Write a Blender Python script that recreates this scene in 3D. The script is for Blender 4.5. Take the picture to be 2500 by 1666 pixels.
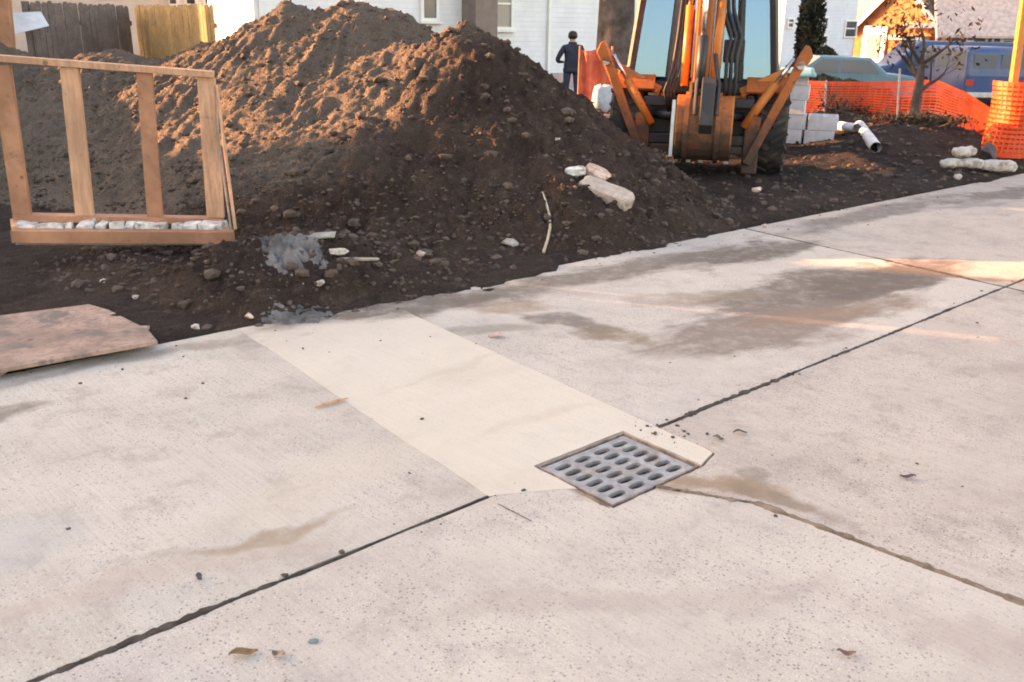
import bpy, bmesh, math, random
import numpy as np
from mathutils import Vector, Matrix

random.seed(7)
RNG = np.random.default_rng(11)
scene = bpy.context.scene
for o in list(bpy.data.objects):
    bpy.data.objects.remove(o, do_unlink=True)
C = scene.collection
R = math.radians

# ------------------------------------------------------------------ camera
CAM_H, FOC, HORIZON, ROLL = 1.6, 2250.0, 60.0, 1.0      # focal length in pixels of a 2500 px wide frame
pitch = math.atan2(833 - HORIZON, FOC)
cp, sp = math.cos(pitch), math.sin(pitch)
cr, sr = math.cos(R(ROLL)), math.sin(R(ROLL))
cF = Vector((0, cp, -sp)); r0 = Vector((1, 0, 0)); u0 = Vector((0, sp, cp))
cR = r0 * cr + u0 * sr
cU = -r0 * sr + u0 * cr
cam_data = bpy.data.cameras.new('camera')
cam_data.sensor_width = 36.0
cam_data.lens = FOC / 2500.0 * 36.0
cam_data.clip_start = 0.05
cam_data.clip_end = 2000
cam = bpy.data.objects.new('camera', cam_data)
C.objects.link(cam)
m3 = Matrix((cR, cU, -cF)).transposed()
cam.matrix_world = Matrix.Translation((0, 0, CAM_H)) @ m3.to_4x4()
scene.camera = cam

# ------------------------------------------------------------------ light
SUN_DIR = Vector((-0.951, 0.309, 0)).normalized()
SUN_EL = R(13.0)
world = bpy.data.worlds.new('World')
scene.world = world
world.use_nodes = True
wn = world.node_tree
sky = wn.nodes.new('ShaderNodeTexSky')
sky.sky_type = 'NISHITA'
sky.sun_disc = False
sky.sun_elevation = SUN_EL
sky.sun_rotation = math.atan2(SUN_DIR.x, SUN_DIR.y)
sky.air_density = 1.0
sky.dust_density = 1.5
sky.ozone_density = 1.0
bg = [n for n in wn.nodes if n.type == 'BACKGROUND'][0]
bg.inputs['Strength'].default_value = 0.15
wn.links.new(sky.outputs['Color'], bg.inputs['Color'])
sun_data = bpy.data.lights.new('sun', 'SUN')
sun_data.energy = 5.0
sun_data.angle = R(0.6)
sun_data.color = (1.0, 0.60, 0.33)
sun = bpy.data.objects.new('sun', sun_data)
C.objects.link(sun)
tosun = Vector((SUN_DIR.x * math.cos(SUN_EL), SUN_DIR.y * math.cos(SUN_EL), math.sin(SUN_EL)))
sun.rotation_euler = tosun.to_track_quat('Z', 'Y').to_euler()
sun.location = (-30, 20, 30)

vs = scene.view_settings
vs.view_transform = 'Standard'
vs.look = 'None'
vs.gamma = 1.0
vs.exposure = 2.6
vs.use_curve_mapping = False
vs.use_white_balance = True
vs.white_balance_temperature = 9350
vs.white_balance_tint = 24
scene.cycles.filter_width = 1.9
scene.cycles.max_bounces = 5
scene.cycles.diffuse_bounces = 3
scene.cycles.use_adaptive_sampling = True
scene.cycles.adaptive_threshold = 0.025
scene.cycles.transparent_max_bounces = 12
scene.cycles.use_denoising = True

# ------------------------------------------------------------------ helpers
K = 2500.0 / 2353.0
def ray(px, py):
    """direction through a point of the 2353 px wide view of the photograph"""
    return cF * FOC + cR * (px * K - 1250) + cU * (833 - py * K)
def at(px, py, Y):
    d = ray(px, py)
    return Vector((0, 0, CAM_H)) + d * (Y / d.y)
def gz(px, py, z=0.0):
    d = ray(px, py)
    return Vector((0, 0, CAM_H)) + d * ((z - CAM_H) / d.z)

def hash2(ix, iy, seed):
    n = (ix.astype(np.int64) * 374761393 + iy.astype(np.int64) * 668265263 + seed * 1442695041) & 0x7fffffff
    n = ((n ^ (n >> 13)) * 1274126177) & 0x7fffffff
    n = (n ^ (n >> 16)) & 0x7fffffff
    return n / float(0x7fffffff)
def vnoise(x, y, seed=0):
    x = np.asarray(x, float); y = np.asarray(y, float)
    ix = np.floor(x); iy = np.floor(y)
    fx = x - ix; fy = y - iy
    ux = fx * fx * fx * (fx * (fx * 6 - 15) + 10); uy = fy * fy * fy * (fy * (fy * 6 - 15) + 10)
    a = hash2(ix, iy, seed); b = hash2(ix + 1, iy, seed); c = hash2(ix, iy + 1, seed); d = hash2(ix + 1, iy + 1, seed)
    return (a + (b - a) * ux + (c - a) * uy + (a - b - c + d) * ux * uy) * 2 - 1
def fbm(x, y, oct=4, seed=0, gain=0.5, lac=2.03):
    s = 0; a = 1.0; t = 0
    for i in range(oct):
        s = s + a * vnoise(x, y, seed + i * 17); t += a
        a *= gain; x = np.asarray(x) * lac + 3.7; y = np.asarray(y) * lac + 1.3
    return s / t
def smooth(a, b, x):
    t = np.clip((np.asarray(x, float) - a) / (b - a), 0, 1)
    return t * t * (3 - 2 * t)

class MB:
    def __init__(s):
        s.v = []; s.f = []
    def add(s, verts, faces, mat=None):
        n = len(s.v)
        s.v += [tuple(mat @ Vector(p)) if mat is not None else tuple(p) for p in verts]
        s.f += [tuple(i + n for i in f) for f in faces]
        return s
    def box(s, c, size, mat=None):
        cx, cy, cz = c; x, y, z = size[0] / 2, size[1] / 2, size[2] / 2
        vs_ = [(cx + a * x, cy + b * y, cz + e * z) for e in (-1, 1) for b in (-1, 1) for a in (-1, 1)]
        return s.add(vs_, [(0, 2, 3, 1), (4, 5, 7, 6), (0, 1, 5, 4), (1, 3, 7, 5), (3, 2, 6, 7), (2, 0, 4, 6)], mat)
    def beam(s, p0, p1, w, h, up=(0, 0, 1), mat=None):
        p0 = Vector(p0); p1 = Vector(p1); d = (p1 - p0).normalized(); u = Vector(up)
        a = d.cross(u)
        if a.length < 1e-4: a = d.cross(Vector((0, 1, 0)))
        a.normalize(); b = a.cross(d).normalized()
        vs_ = []
        for p in (p0, p1):
            for i, j in ((-1, -1), (1, -1), (1, 1), (-1, 1)):
                vs_.append(p + a * (i * w / 2) + b * (j * h / 2))
        return s.add(vs_, [(0, 1, 2, 3), (7, 6, 5, 4), (0, 4, 5, 1), (1, 5, 6, 2), (2, 6, 7, 3), (3, 7, 4, 0)], mat)
    def tube(s, pts, radii, n=8, caps=True, mat=None):
        pts = [Vector(p) for p in pts]
        if not hasattr(radii, '__len__'): radii = [radii] * len(pts)
        vs_ = []; fs = []
        prev = None
        for i, p in enumerate(pts):
            d = (pts[min(i + 1, len(pts) - 1)] - pts[max(i - 1, 0)]).normalized()
            if prev is None:
                a = d.cross(Vector((0, 0, 1)))
                if a.length < 1e-3: a = d.cross(Vector((0, 1, 0)))
            else:
                a = prev - d * prev.dot(d)
                if a.length < 1e-4: a = d.cross(Vector((0, 1, 0)))
            a.normalize(); prev = a; b = d.cross(a)
            for k in range(n):
                t = 2 * math.pi * k / n
                vs_.append(p + (a * math.cos(t) + b * math.sin(t)) * radii[i])
        for i in range(len(pts) - 1):
            for k in range(n):
                q = (k + 1) % n
                fs.append((i * n + k, i * n + q, (i + 1) * n + q, (i + 1) * n + k))
        if caps:
            fs.append(tuple(range(n - 1, -1, -1)))
            fs.append(tuple((len(pts) - 1) * n + k for k in range(n)))
        return s.add(vs_, fs, mat)
    def prism(s, poly, axis, lo, hi, mat=None):
        """polygon of 2-D points swept along one axis (0 x, 1 y, 2 z)"""
        def P(a, b, t):
            return [(t, a, b), (a, t, b), (a, b, t)][axis]
        n = len(poly)
        vs_ = [P(a, b, lo) for a, b in poly] + [P(a, b, hi) for a, b in poly]
        fs = [tuple(range(n)), tuple(range(2 * n - 1, n - 1, -1))]
        fs += [(i, i + n, (i + 1) % n + n, (i + 1) % n) for i in range(n)]
        return s.add(vs_, fs, mat)
    def lathe(s, prof, n=24, mat=None, axis=2):
        vs_ = []; fs = []
        for r_, z in prof:
            for k in range(n):
                t = 2 * math.pi * k / n
                a, b = r_ * math.cos(t), r_ * math.sin(t)
                vs_.append([(z, a, b), (a, z, b), (a, b, z)][axis])
        for i in range(len(prof) - 1):
            for k in range(n):
                q = (k + 1) % n
                fs.append((i * n + k, i * n + q, (i + 1) * n + q, (i + 1) * n + k))
        fs.append(tuple(range(n))); fs.append(tuple((len(prof) - 1) * n + k for k in range(n)))
        return s.add(vs_, fs, mat)
    def build(s, name, mat, parent=None, bevel=0, smooth_=False):
        me = bpy.data.meshes.new(name)
        me.from_pydata(s.v, [], s.f)
        bm = bmesh.new(); bm.from_mesh(me)
        bmesh.ops.recalc_face_normals(bm, faces=bm.faces)
        bm.to_mesh(me); bm.free()
        if smooth_:
            for p in me.polygons: p.use_smooth = True
        o = bpy.data.objects.new(name, me)
        C.objects.link(o)
        if mat is not None: me.materials.append(mat)
        if parent is not None: o.parent = parent
        if bevel:
            b = o.modifiers.new('bevel', 'BEVEL'); b.width = bevel; b.segments = 2; b.limit_method = 'ANGLE'; b.angle_limit = R(40)
        return o
def tag(o, label=None, cat=None, group=None, kind=None):
    if label: o['label'] = label
    if cat: o['category'] = cat
    if group: o['group'] = group
    if kind: o['kind'] = kind
    return o
def empty(name, loc=(0, 0, 0), rz=0.0):
    o = bpy.data.objects.new(name, None)
    o.empty_display_size = 0.1
    C.objects.link(o); o.location = loc; o.rotation_euler = (0, 0, rz)
    return o
def grid_mesh(name, X, Y, Z, mat, keep=None, parent=None, smooth_=True):
    ny, nx = X.shape
    me = bpy.data.meshes.new(name)
    co = np.stack([X, Y, Z], -1).reshape(-1, 3)
    idx = np.arange(ny * nx).reshape(ny, nx)
    q = np.stack([idx[:-1, :-1], idx[:-1, 1:], idx[1:, 1:], idx[1:, :-1]], -1).reshape(-1, 4)
    if keep is not None:
        q = q[keep.reshape(-1)[q].any(axis=1)]
        used = np.unique(q); remap = np.full(ny * nx, -1); remap[used] = np.arange(len(used))
        q = remap[q]; co = co[used]
    me.vertices.add(len(co)); me.vertices.foreach_set('co', co.astype(np.float32).ravel())
    me.loops.add(q.size); me.loops.foreach_set('vertex_index', q.astype(np.int32).ravel())
    me.polygons.add(len(q))
    me.polygons.foreach_set('loop_start', np.arange(0, q.size, 4, dtype=np.int32))
    me.polygons.foreach_set('use_smooth', np.full(len(q), smooth_))
    me.update(calc_edges=True); me.validate()
    o = bpy.data.objects.new(name, me)
    C.objects.link(o); me.materials.append(mat)
    if parent is not None: o.parent = parent
    return o

# ------------------------------------------------------------------ materials
class NT:
    def __init__(s, name):
        s.m = bpy.data.materials.new(name); s.m.use_nodes = True
        s.t = s.m.node_tree; s.n = s.t.nodes; s.l = s.t.links
        s.b = s.n['Principled BSDF']; s.out = s.n['Material Output']
        g = s.n.new('ShaderNodeNewGeometry'); s.pos = g.outputs['Position']
        tc = s.n.new('ShaderNodeTexCoord'); s.obj = tc.outputs['Object']
    def put(s, sock, v):
        if hasattr(v, 'is_output'): s.l.new(v, sock)
        elif isinstance(v, (tuple, list)) and len(v) == 3 and sock.type == 'RGBA': sock.default_value = (*v, 1)
        else: sock.default_value = v
    def noise(s, scale, detail=4, rough=0.55, vec=None, dist=0.0):
        n = s.n.new('ShaderNodeTexNoise'); n.inputs['Scale'].default_value = scale
        n.inputs['Detail'].default_value = detail; n.inputs['Roughness'].default_value = rough; n.inputs['Distortion'].default_value = dist
        s.l.new(vec if vec is not None else s.pos, n.inputs['Vector']); return n.outputs['Fac']
    def noisec(s, scale, detail=3, vec=None):
        n = s.n.new('ShaderNodeTexNoise'); n.inputs['Scale'].default_value = scale; n.inputs['Detail'].default_value = detail
        s.l.new(vec if vec is not None else s.pos, n.inputs['Vector']); return n.outputs['Color']
    def voro(s, scale, vec=None, feature='F1', rnd=1.0):
        n = s.n.new('ShaderNodeTexVoronoi'); n.feature = feature; n.inputs['Scale'].default_value = scale; n.inputs['Randomness'].default_value = rnd
        s.l.new(vec if vec is not None else s.pos, n.inputs['Vector']); return n.outputs['Distance']
    def ramp(s, fac, a, b, ca=0.0, cb=1.0):
        n = s.n.new('ShaderNodeMapRange'); n.interpolation_type = 'SMOOTHSTEP'
        s.put(n.inputs['Value'], fac); n.inputs['From Min'].default_value = a; n.inputs['From Max'].default_value = b
        n.inputs['To Min'].default_value = ca; n.inputs['To Max'].default_value = cb
        return n.outputs['Result']
    def math(s, op, a, b=0.0, c=0.0):
        n = s.n.new('ShaderNodeMath'); n.operation = op
        s.put(n.inputs[0], a); s.put(n.inputs[1], b); s.put(n.inputs[2], c); return n.outputs[0]
    def vmath(s, op, a, b=(0, 0, 0)):
        n = s.n.new('ShaderNodeVectorMath'); n.operation = op
        s.put(n.inputs[0], a); s.put(n.inputs[1], b); return n.outputs[0] if op not in ('LENGTH', 'DOT_PRODUCT', 'DISTANCE') else n.outputs['Value']
    def mapping(s, vec, loc=(0, 0, 0), rot=(0, 0, 0), scale=(1, 1, 1), typ='TEXTURE'):
        n = s.n.new('ShaderNodeMapping'); n.vector_type = typ
        s.l.new(vec, n.inputs['Vector']); n.inputs['Location'].default_value = loc
        n.inputs['Rotation'].default_value = rot; n.inputs['Scale'].default_value = scale
        return n.outputs['Vector']
    def mix(s, fac, a, b):
        n = s.n.new('ShaderNodeMix'); n.data_type = 'RGBA'
        s.put(n.inputs[0], fac); s.put(n.inputs[6], a); s.put(n.inputs[7], b); return n.outputs[2]
    def bump(s, h, strength=0.5, dist=0.01, normal=None):
        n = s.n.new('ShaderNodeBump'); n.inputs['Strength'].default_value = strength; n.inputs['Distance'].default_value = dist
        s.put(n.inputs['Height'], h)
        if normal is not None: s.l.new(normal, n.inputs['Normal'])
        return n.outputs['Normal']
    def done(s, col, rough=0.8, normal=None, metal=0.0, spec=0.5, **kw):
        s.put(s.b.inputs['Base Color'], col); s.put(s.b.inputs['Roughness'], rough)
        s.b.inputs['Metallic'].default_value = metal; s.b.inputs['Specular IOR Level'].default_value = spec
        if normal is not None: s.l.new(normal, s.b.inputs['Normal'])
        for k, v in kw.items(): s.put(s.b.inputs[k], v)
        return s.m
    def ell(s, vec, cx, cy, ang, rx, ry, soft=0.5):
        """soft mask of an ellipse on the ground: 1 inside, 0 outside"""
        v = s.mapping(vec, (cx, cy, 0), (0, 0, R(ang)), (rx, ry, 1e6))
        return s.ramp(s.vmath('LENGTH', v), 1 - soft, 1 + soft, 1.0, 0.0)

def speck(name, col, var=0.25, rough=0.7, scale=8.0, bump=0.2, bd=0.004, metal=0.0, spec=0.4, dirt=None, dirt_amt=0.5, use_obj=True):
    """painted, wooden or stony surface with uneven colour, wear and fine relief"""
    t = NT(name); v = t.obj if use_obj else t.pos
    n1 = t.noise(scale, 5, 0.6, v); n2 = t.noise(scale * 9, 3, 0.6, v)
    dark = tuple(c * (1 - var) for c in col); lite = tuple(min(1, c * (1 + var)) for c in col)
    c = t.mix(t.ramp(n1, 0.3, 0.7), dark, lite)
    if dirt is not None:
        c = t.mix(t.math('MULTIPLY', t.ramp(t.noise(scale * 0.6, 6, 0.7, v), 0.48, 0.66), dirt_amt), c, dirt)
    nrm = t.bump(t.math('ADD', n1, t.math('MULTIPLY', n2, 0.5)), bump, bd)
    return t.done(c, rough, nrm, metal, spec)

M = {}
def mat_soil(name, c0, c1, c2, dry=None):
    t = NT(name)
    a = t.noise(1.6, 6, 0.65); b = t.noise(14, 5, 0.65); d = t.noise(70, 4, 0.7)
    c = t.mix(t.ramp(a, 0.35, 0.68), c0, c1)
    c = t.mix(t.ramp(b, 0.5, 0.78), c, c2)
    if dry is not None:      # drier soil of the left flank, paled further to brighten the sunlit band
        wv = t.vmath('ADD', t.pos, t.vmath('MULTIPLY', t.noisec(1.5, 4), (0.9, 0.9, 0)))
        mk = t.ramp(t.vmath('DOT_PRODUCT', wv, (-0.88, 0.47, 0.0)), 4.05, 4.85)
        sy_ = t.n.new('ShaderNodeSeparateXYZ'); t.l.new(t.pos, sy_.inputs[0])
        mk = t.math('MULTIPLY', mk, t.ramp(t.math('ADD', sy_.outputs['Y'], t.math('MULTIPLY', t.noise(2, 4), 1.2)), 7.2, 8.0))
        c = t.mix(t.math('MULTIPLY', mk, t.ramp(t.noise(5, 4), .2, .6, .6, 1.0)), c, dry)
    peb = t.voro(55)
    c = t.mix(t.math('MULTIPLY', t.ramp(peb, 0.10, 0.22, 1.0, 0.0), t.ramp(t.noise(9, 2), 0.5, 0.62)), c, (0.12, 0.095, 0.08))
    h = t.math('ADD', t.math('MULTIPLY', b, 1.0), t.math('ADD', t.math('MULTIPLY', d, 0.45), t.math('MULTIPLY', peb, -0.25)))
    c = t.mix(t.math('MULTIPLY', t.ramp(d, .52, .36), .45), c, tuple(x * .45 for x in c0))
    return t.done(c, 0.95, t.bump(h, 1.0, 0.075), 0, 0.15)
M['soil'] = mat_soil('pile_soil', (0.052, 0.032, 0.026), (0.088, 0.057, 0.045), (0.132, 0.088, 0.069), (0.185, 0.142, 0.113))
M['yard'] = mat_soil('yard_soil', (0.036, 0.025, 0.021), (0.060, 0.043, 0.036), (0.092, 0.066, 0.054))
M['clod'] = speck('clod_soil', (0.082, 0.056, 0.045), 0.4, 0.95, 6, 0.6, 0.01, use_obj=False)
M['ash'] = speck('grey_mortar', (0.135, 0.128, 0.125), 0.5, 0.95, 5, 0.8, 0.02, use_obj=False, dirt=(0.10, 0.09, 0.085), dirt_amt=0.8)

def mat_concrete(name, base, lite, dark, blue, aggregate, stains):
    t = NT(name)
    wv = t.n.new('ShaderNodeVectorMath'); wv.operation = 'MULTIPLY_ADD'
    t.l.new(t.noisec(1.8, 5), wv.inputs[0]); wv.inputs[1].default_value = (0.5, 0.5, 0); wv.inputs[2].default_value = (-0.25, -0.25, 0)
    wp = t.vmath('ADD', t.pos, wv.outputs[0])
    c = t.mix(t.ramp(t.noise(0.9, 6, 0.6), 0.34, 0.68), base, lite)
    c = t.mix(t.math('MULTIPLY', t.ramp(t.noise(1.3, 5, 0.6, t.mapping(t.pos, (5, 2, 0), (0, 0, R(41)), (2.2, 0.8, 1))), 0.5, 0.75), 0.55), c, dark)
    c = t.mix(t.math('MULTIPLY', t.ramp(t.noise(1.1, 4, 0.55, t.mapping(t.pos, (9, 4, 0), (0, 0, R(41)), (1.8, 0.9, 1))), 0.52, 0.72), 0.5), c, blue)
    grain = t.noise(160, 3, 0.7)
    c = t.mix(t.math('MULTIPLY', t.ramp(grain, 0.35, 0.7, 1, 0), 0.30), c, dark)
    # broom marks across the slab and a few hairline cracks
    broom = t.noise(1.0, 3, 0.6, t.mapping(t.pos, (0, 0, 0), (0, 0, R(-46)), (0.55, 0.012, 1)))
    c = t.mix(t.math('MULTIPLY', t.ramp(broom, 0.42, 0.62), 0.16 + 0.10 * aggregate), c, dark)
    grime = t.noise(4.5, 7, 0.75)
    c = t.mix(t.math('MULTIPLY', t.ramp(grime, 0.50, 0.66), 0.55 * aggregate + 0.12), c, dark)
    c = t.mix(t.math('MULTIPLY', t.ramp(grime, 0.50, 0.36), 0.30 * aggregate), c, lite)
    cn = t.n.new('ShaderNodeTexVoronoi'); cn.feature = 'DISTANCE_TO_EDGE'; cn.inputs['Scale'].default_value = 0.55
    t.l.new(wp, cn.inputs['Vector'])
    crack = t.math('MULTIPLY', t.ramp(cn.outputs['Distance'], 0.0008, 0.0030, 1, 0), t.ramp(t.noise(1.1, 3), 0.52, 0.60))
    c = t.mix(t.math('MULTIPLY', crack, 0.12 * aggregate), c, (0.10, 0.08, 0.07))
    # exposed aggregate: small dark and rusty pits
    zone = t.ramp(t.noise(1.7, 3), 0.36, 0.6, 0.35, 1.0)
    for sc_, lo, hi, col, amt in ((120, 0.16, 0.30, (0.16, 0.15, 0.155), 0.62), (50, 0.12, 0.25, (0.17, 0.14, 0.13), 0.8), (85, 0.10, 0.2, (0.85, 0.8, 0.74), 0.5), (30, 0.09, 0.17, (0.20, 0.15, 0.125), 0.75), (17, 0.03, 0.07, (0.10, 0.075, 0.06), 0.85)):
        v = t.mapping(t.pos, (sc_ * .013, sc_ * .021, 0))
        c = t.mix(t.math('MULTIPLY', t.math('MULTIPLY', t.ramp(t.voro(sc_, v), lo, hi, 1, 0), zone), amt * aggregate), c, col)
    patchy = t.ramp(t.noise(9, 6, 0.72), 0.30, 0.58, 0.62, 1.0)
    edge = t.math('MULTIPLY', t.math('SUBTRACT', t.noise(3.5, 6, 0.66, t.mapping(t.pos, (3, 1, 0), (0, 0, R(30)), (1.8, 0.7, 1))), 0.5), 1.5)
    for (cx, cy, ang, rx, ry, soft, col, amt) in stains:
        v = t.mapping(wp, (cx, cy, 0), (0, 0, R(ang)), (rx, ry, 1e6))
        val = t.math('ADD', t.math('SUBTRACT', 1.0, t.vmath('LENGTH', v)), edge)
        mk = t.math('MULTIPLY', t.ramp(val, -0.25 * soft, 0.55 * soft), patchy)
        c = t.mix(t.math('MULTIPLY', mk, amt), c, col)
    h = t.math('ADD', t.math('MULTIPLY', grain, 0.5), t.math('ADD', t.noise(28, 5, 0.65), t.math('MULTIPLY', t.voro(62), 0.5 * aggregate)))
    return t.done(c, 0.88, t.bump(h, 0.35, 0.006), 0, 0.3)
# ------------------------------------------------------------------ the setting: pavement
def v2(p): return Vector((p[0], p[1]))
def isect(a, b, c, d):
    a, b, c, d = v2(a), v2(b), v2(c), v2(d)
    r_, s_ = b - a, d - c
    k = r_.x * s_.y - r_.y * s_.x
    t = ((c - a).x * s_.y - (c - a).y * s_.x) / k
    return a + r_ * t
def ext(a, b, t): return v2(a) + (v2(b) - v2(a)) * t
A0, A1 = gz(69, 1568), gz(2309, 660)                 # long joint beside the drain
B0, B1 = gz(1757, 536), gz(2309, 660)                # cross joint at the right
C0, C1 = gz(1736, 1156), gz(2353, 1388)              # soil filled joint running to the lower right
E0, E1 = gz(0, 862), gz(2157, 437)                   # far edge of the pavement
PL0, PL1 = gz(548, 757), gz(1127, 1144)              # new concrete strip, left and right sides
PR0, PR1 = gz(1035, 762), gz(1467, 961)
ne = Vector((-(E1 - E0).y, (E1 - E0).x)).normalized()
def dedge(x, y): return (x - E0.x) * ne.x + (y - E0.y) * ne.y
ax = (v2(A1) - v2(A0)).normalized()                  # along the long joint
# drain grate: centre and axes from its outer corners
gl, gt, gr_, gb = [v2(gz(*p)) for p in ((1224, 1075), (1426, 1000), (1612, 1062), (1420, 1156))]
gcen = (gl + gt + gr_ + gb) / 4
gax = ((gt - gl) + (gr_ - gb)).normalized(); gay = Vector((-gax.y, gax.x))
GW, GD = 0.49, 0.395                                 # outer size along the joint and across it
GROT = math.atan2(gax.y, gax.x)
def gpt(u, v): return gcen + gax * u + gay * v
hw, hd = GW / 2 + .006, GD / 2 + .006
gL, gT, gR, gB = gpt(-hw, hd), gpt(hw, hd), gpt(hw, -hd), gpt(-hw, -hd)

e_pl = isect(PL0, PL1, E0, E1); e_pr = isect(PR0, PR1, E0, E1); e_b = isect(B0, B1, E0, E1)
a_pl = isect(PL0, PL1, A0, A1); a_pr = isect(PR0, PR1, A0, A1); a_b = isect(B0, B1, A0, A1)
rim = ext(PR0, PR1, 1.0) + (v2(PR1) - v2(PR0)).normalized() * 0.42
cst = gpt(-0.02, -hd)                                # where the soil filled joint leaves the grate
g_in = gpt(-hw, -hd * 0.15)
eL, eR = ext(E0, E1, -0.6), ext(E0, E1, 2.2)
aL, aR = ext(A0, A1, -1.6), ext(A0, A1, 3.2)
cE = ext(C0, C1, 4.0)
bE = ext(B0, B1, 6.0)
far = ext(E0, E1, 2.2)
polys = {
    'a': ([eL, e_pl, a_pl, aL], 'oldleft'),
    'patch': ([e_pl, e_pr, a_pr, rim, gR, gT, gL, g_in, a_pl], 'new'),
    'b': ([e_pr, e_b, a_b, a_pr], 'old'),
    'c': ([e_b, far, aR, a_b], 'oldright'),
    'd': ([aL, a_pl, g_in, gB, cst, v2(C0), v2(C1), cE, Vector((-3, -5))], 'old'),
    'e': ([cst, gR, rim, a_pr, a_b, bE, cE, v2(C1), v2(C0)], 'oldright'),
    'f': ([a_b, aR, Vector((aR.x, -6)), bE], 'oldright'),
}
def area(p): return sum(p[i].x * p[(i + 1) % len(p)].y - p[(i + 1) % len(p)].x * p[i].y for i in range(len(p))) / 2
SOFT = [(e_pl, a_pl), (e_pr, a_pr), (a_pr, rim), (g_in, a_pl)]      # cast against each other: no open joint
def is_soft(a, b): return any(((a - p).length < 1e-5 and (b - q).length < 1e-5) or ((a - q).length < 1e-5 and (b - p).length < 1e-5) for p, q in SOFT)
def inset(p, d):
    if area(p) < 0: p = p[::-1]
    n = len(p); out = []; soft = []
    for i in range(n):
        a, b, c = p[i - 1], p[i], p[(i + 1) % n]
        d1 = (b - a).normalized(); d2 = (c - b).normalized()
        n1 = Vector((-d1.y, d1.x)); n2 = Vector((-d2.y, d2.x))
        k1 = .0007 if is_soft(a, b) else d; k2 = .0007 if is_soft(b, c) else d
        cr_ = d1.x * d2.y - d1.y * d2.x
        if abs(cr_) < .05: q = b + n1 * max(k1, k2)
        else: q = isect(a + n1 * k1, b + n1 * k1, b + n2 * k2, c + n2 * k2)
        out.append(q); soft.append(is_soft(b, c))
    return out, soft
def ragged(ps, step, amp):
    p, soft = ps; out = []
    for i in range(len(p)):
        a, b = p[i], p[(i + 1) % len(p)]
        L = (b - a).length; nn = min(int(L / step) + 1, 90)
        dn = (b - a).normalized(); nr = Vector((-dn.y, dn.x))
        if soft[i]:
            if nr.x < 0: nr = -nr
            for k in range(nn):
                q = a + (b - a) * (k / nn); w_ = math.sin(math.pi * k / nn) ** .3 if k else 0
                out.append(q + nr * (w_ * .009 * float(fbm(q.x * 5, q.y * 5, 2, 5))))
        else:
            for k in range(nn):
                q = a + (b - a) * (k / nn)
                j = 0 if k == 0 else amp * float(fbm(q.x * 9, q.y * 9, 3, 5)) + amp * .9 * (random.random() - .5)
                out.append(q + nr * j)
    return out
MUD = (0.130, 0.098, 0.080); TAN = (0.27, 0.175, 0.115); MUDG = (0.155, 0.122, 0.100); RED = (0.24, 0.155, 0.115)
stains = [
    (2.05, 5.80, 38, 1.20, 0.40, 0.6, MUDG, 0.95), (2.6, 6.12, 40, 0.95, 0.30, 0.6, MUD, 0.9), (1.2, 5.55, 15, 0.5, 0.14, 0.8, (0.24, 0.175, 0.13), 0.7),
    (1.50, 5.02, 34, 0.95, 0.30, 0.7, (0.20, 0.15, 0.118), 0.9), (1.95, 5.30, 30, 0.8, 0.16, 0.8, RED, 0.75),
    (1.70, 6.72, 36, 0.85, 0.24, 0.6, MUD, 0.95), (0.02, 5.33, 0, 0.26, 0.16, 0.8, TAN, 0.7), (0.32, 4.98, -40, 0.32, 0.12, 0.7, MUDG, 0.85),
    (0.52, 4.78, -8, 0.26, 0.12, 0.7, (0.21, 0.15, 0.10), 0.85), (-0.13, 4.88, 10, 0.34, 0.11, 0.8, (0.25, 0.21, 0.175), 0.8),
    (3.0, 6.3, -20, 0.65, 0.12, 0.8, MUD, 0.75),
    (0.82, 3.03, 4, 0.22, 0.075, 0.8, TAN, 0.9), (0.50, 2.95, 0, 0.26, 0.06, 0.8, TAN, 0.85), (0.22, 3.02, -45, 0.17, 0.06, 0.8, (0.20, 0.145, 0.11), 0.9), (0.95, 2.98, -20, 0.2, 0.05, .8, (0.22, 0.16, 0.12), .85),
    (0.92, 3.12, -30, 0.09, 0.05, 0.8, (0.22, 0.175, 0.14), 0.8),
    (-0.82, 2.68, 33, 0.34, 0.05, 0.9, (0.28, 0.20, 0.13), 0.75), (-2.15, 3.55, 40, 0.18, 0.11, 0.8, MUD, 0.7), (-1.2, 2.35, 33, 0.9, 0.08, 1.0, (0.40, 0.31, 0.25), 0.5),
    (-1.6, 2.55, 40, 0.28, 0.13, 1.0, (0.36, 0.345, 0.34), 0.4), (-0.7, 3.05, 45, 0.5, 0.16, 1.0, (0.52, 0.43, 0.34), 0.4),
    (0.55, 6.05, 38, 1.6, 0.20, 0.8, (0.17, 0.135, 0.11), 0.9), (-0.72, 5.17, 38, 1.0, 0.22, 0.8, (0.15, 0.115, 0.093), 0.9), (-1.9, 4.3, 38, 0.8, 0.08, 0.9, (0.24, 0.19, 0.16), 0.7),
    (3.4, 8.5, 40, 1.7, 0.20, 0.8, (0.15, 0.125, 0.11), 0.85), (5.2, 9.7, 36, 1.1, 0.2, 0.8, MUD, 0.8), (4.4, 8.9, 20, 0.6, 0.08, 0.8, (0.2, 0.18, 0.18), 0.7),
    (3.7, 6.05, 30, 0.6, 0.08, 0.8, MUD, 0.6), (2.9, 4.3, -10, 0.7, 0.09, 1.0, (0.30, 0.23, 0.2), 0.5), (1.5, 2.1, -30, 0.6, 0.12, 1.0, (0.36, 0.28, 0.245), 0.5),
    (2.2, 3.2, 25, 0.9, 0.10, 1.0, (0.36, 0.28, 0.25), 0.45), (0.3, 2.3, 12, 0.7, 0.08, 1.0, (0.34, 0.27, 0.23), 0.4),
]
M['old'] = mat_concrete('old_concrete', (0.465, 0.408, 0.355), (0.56, 0.49, 0.42), (0.36, 0.30, 0.27), (0.44, 0.42, 0.415), 1.0, stains)
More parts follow.
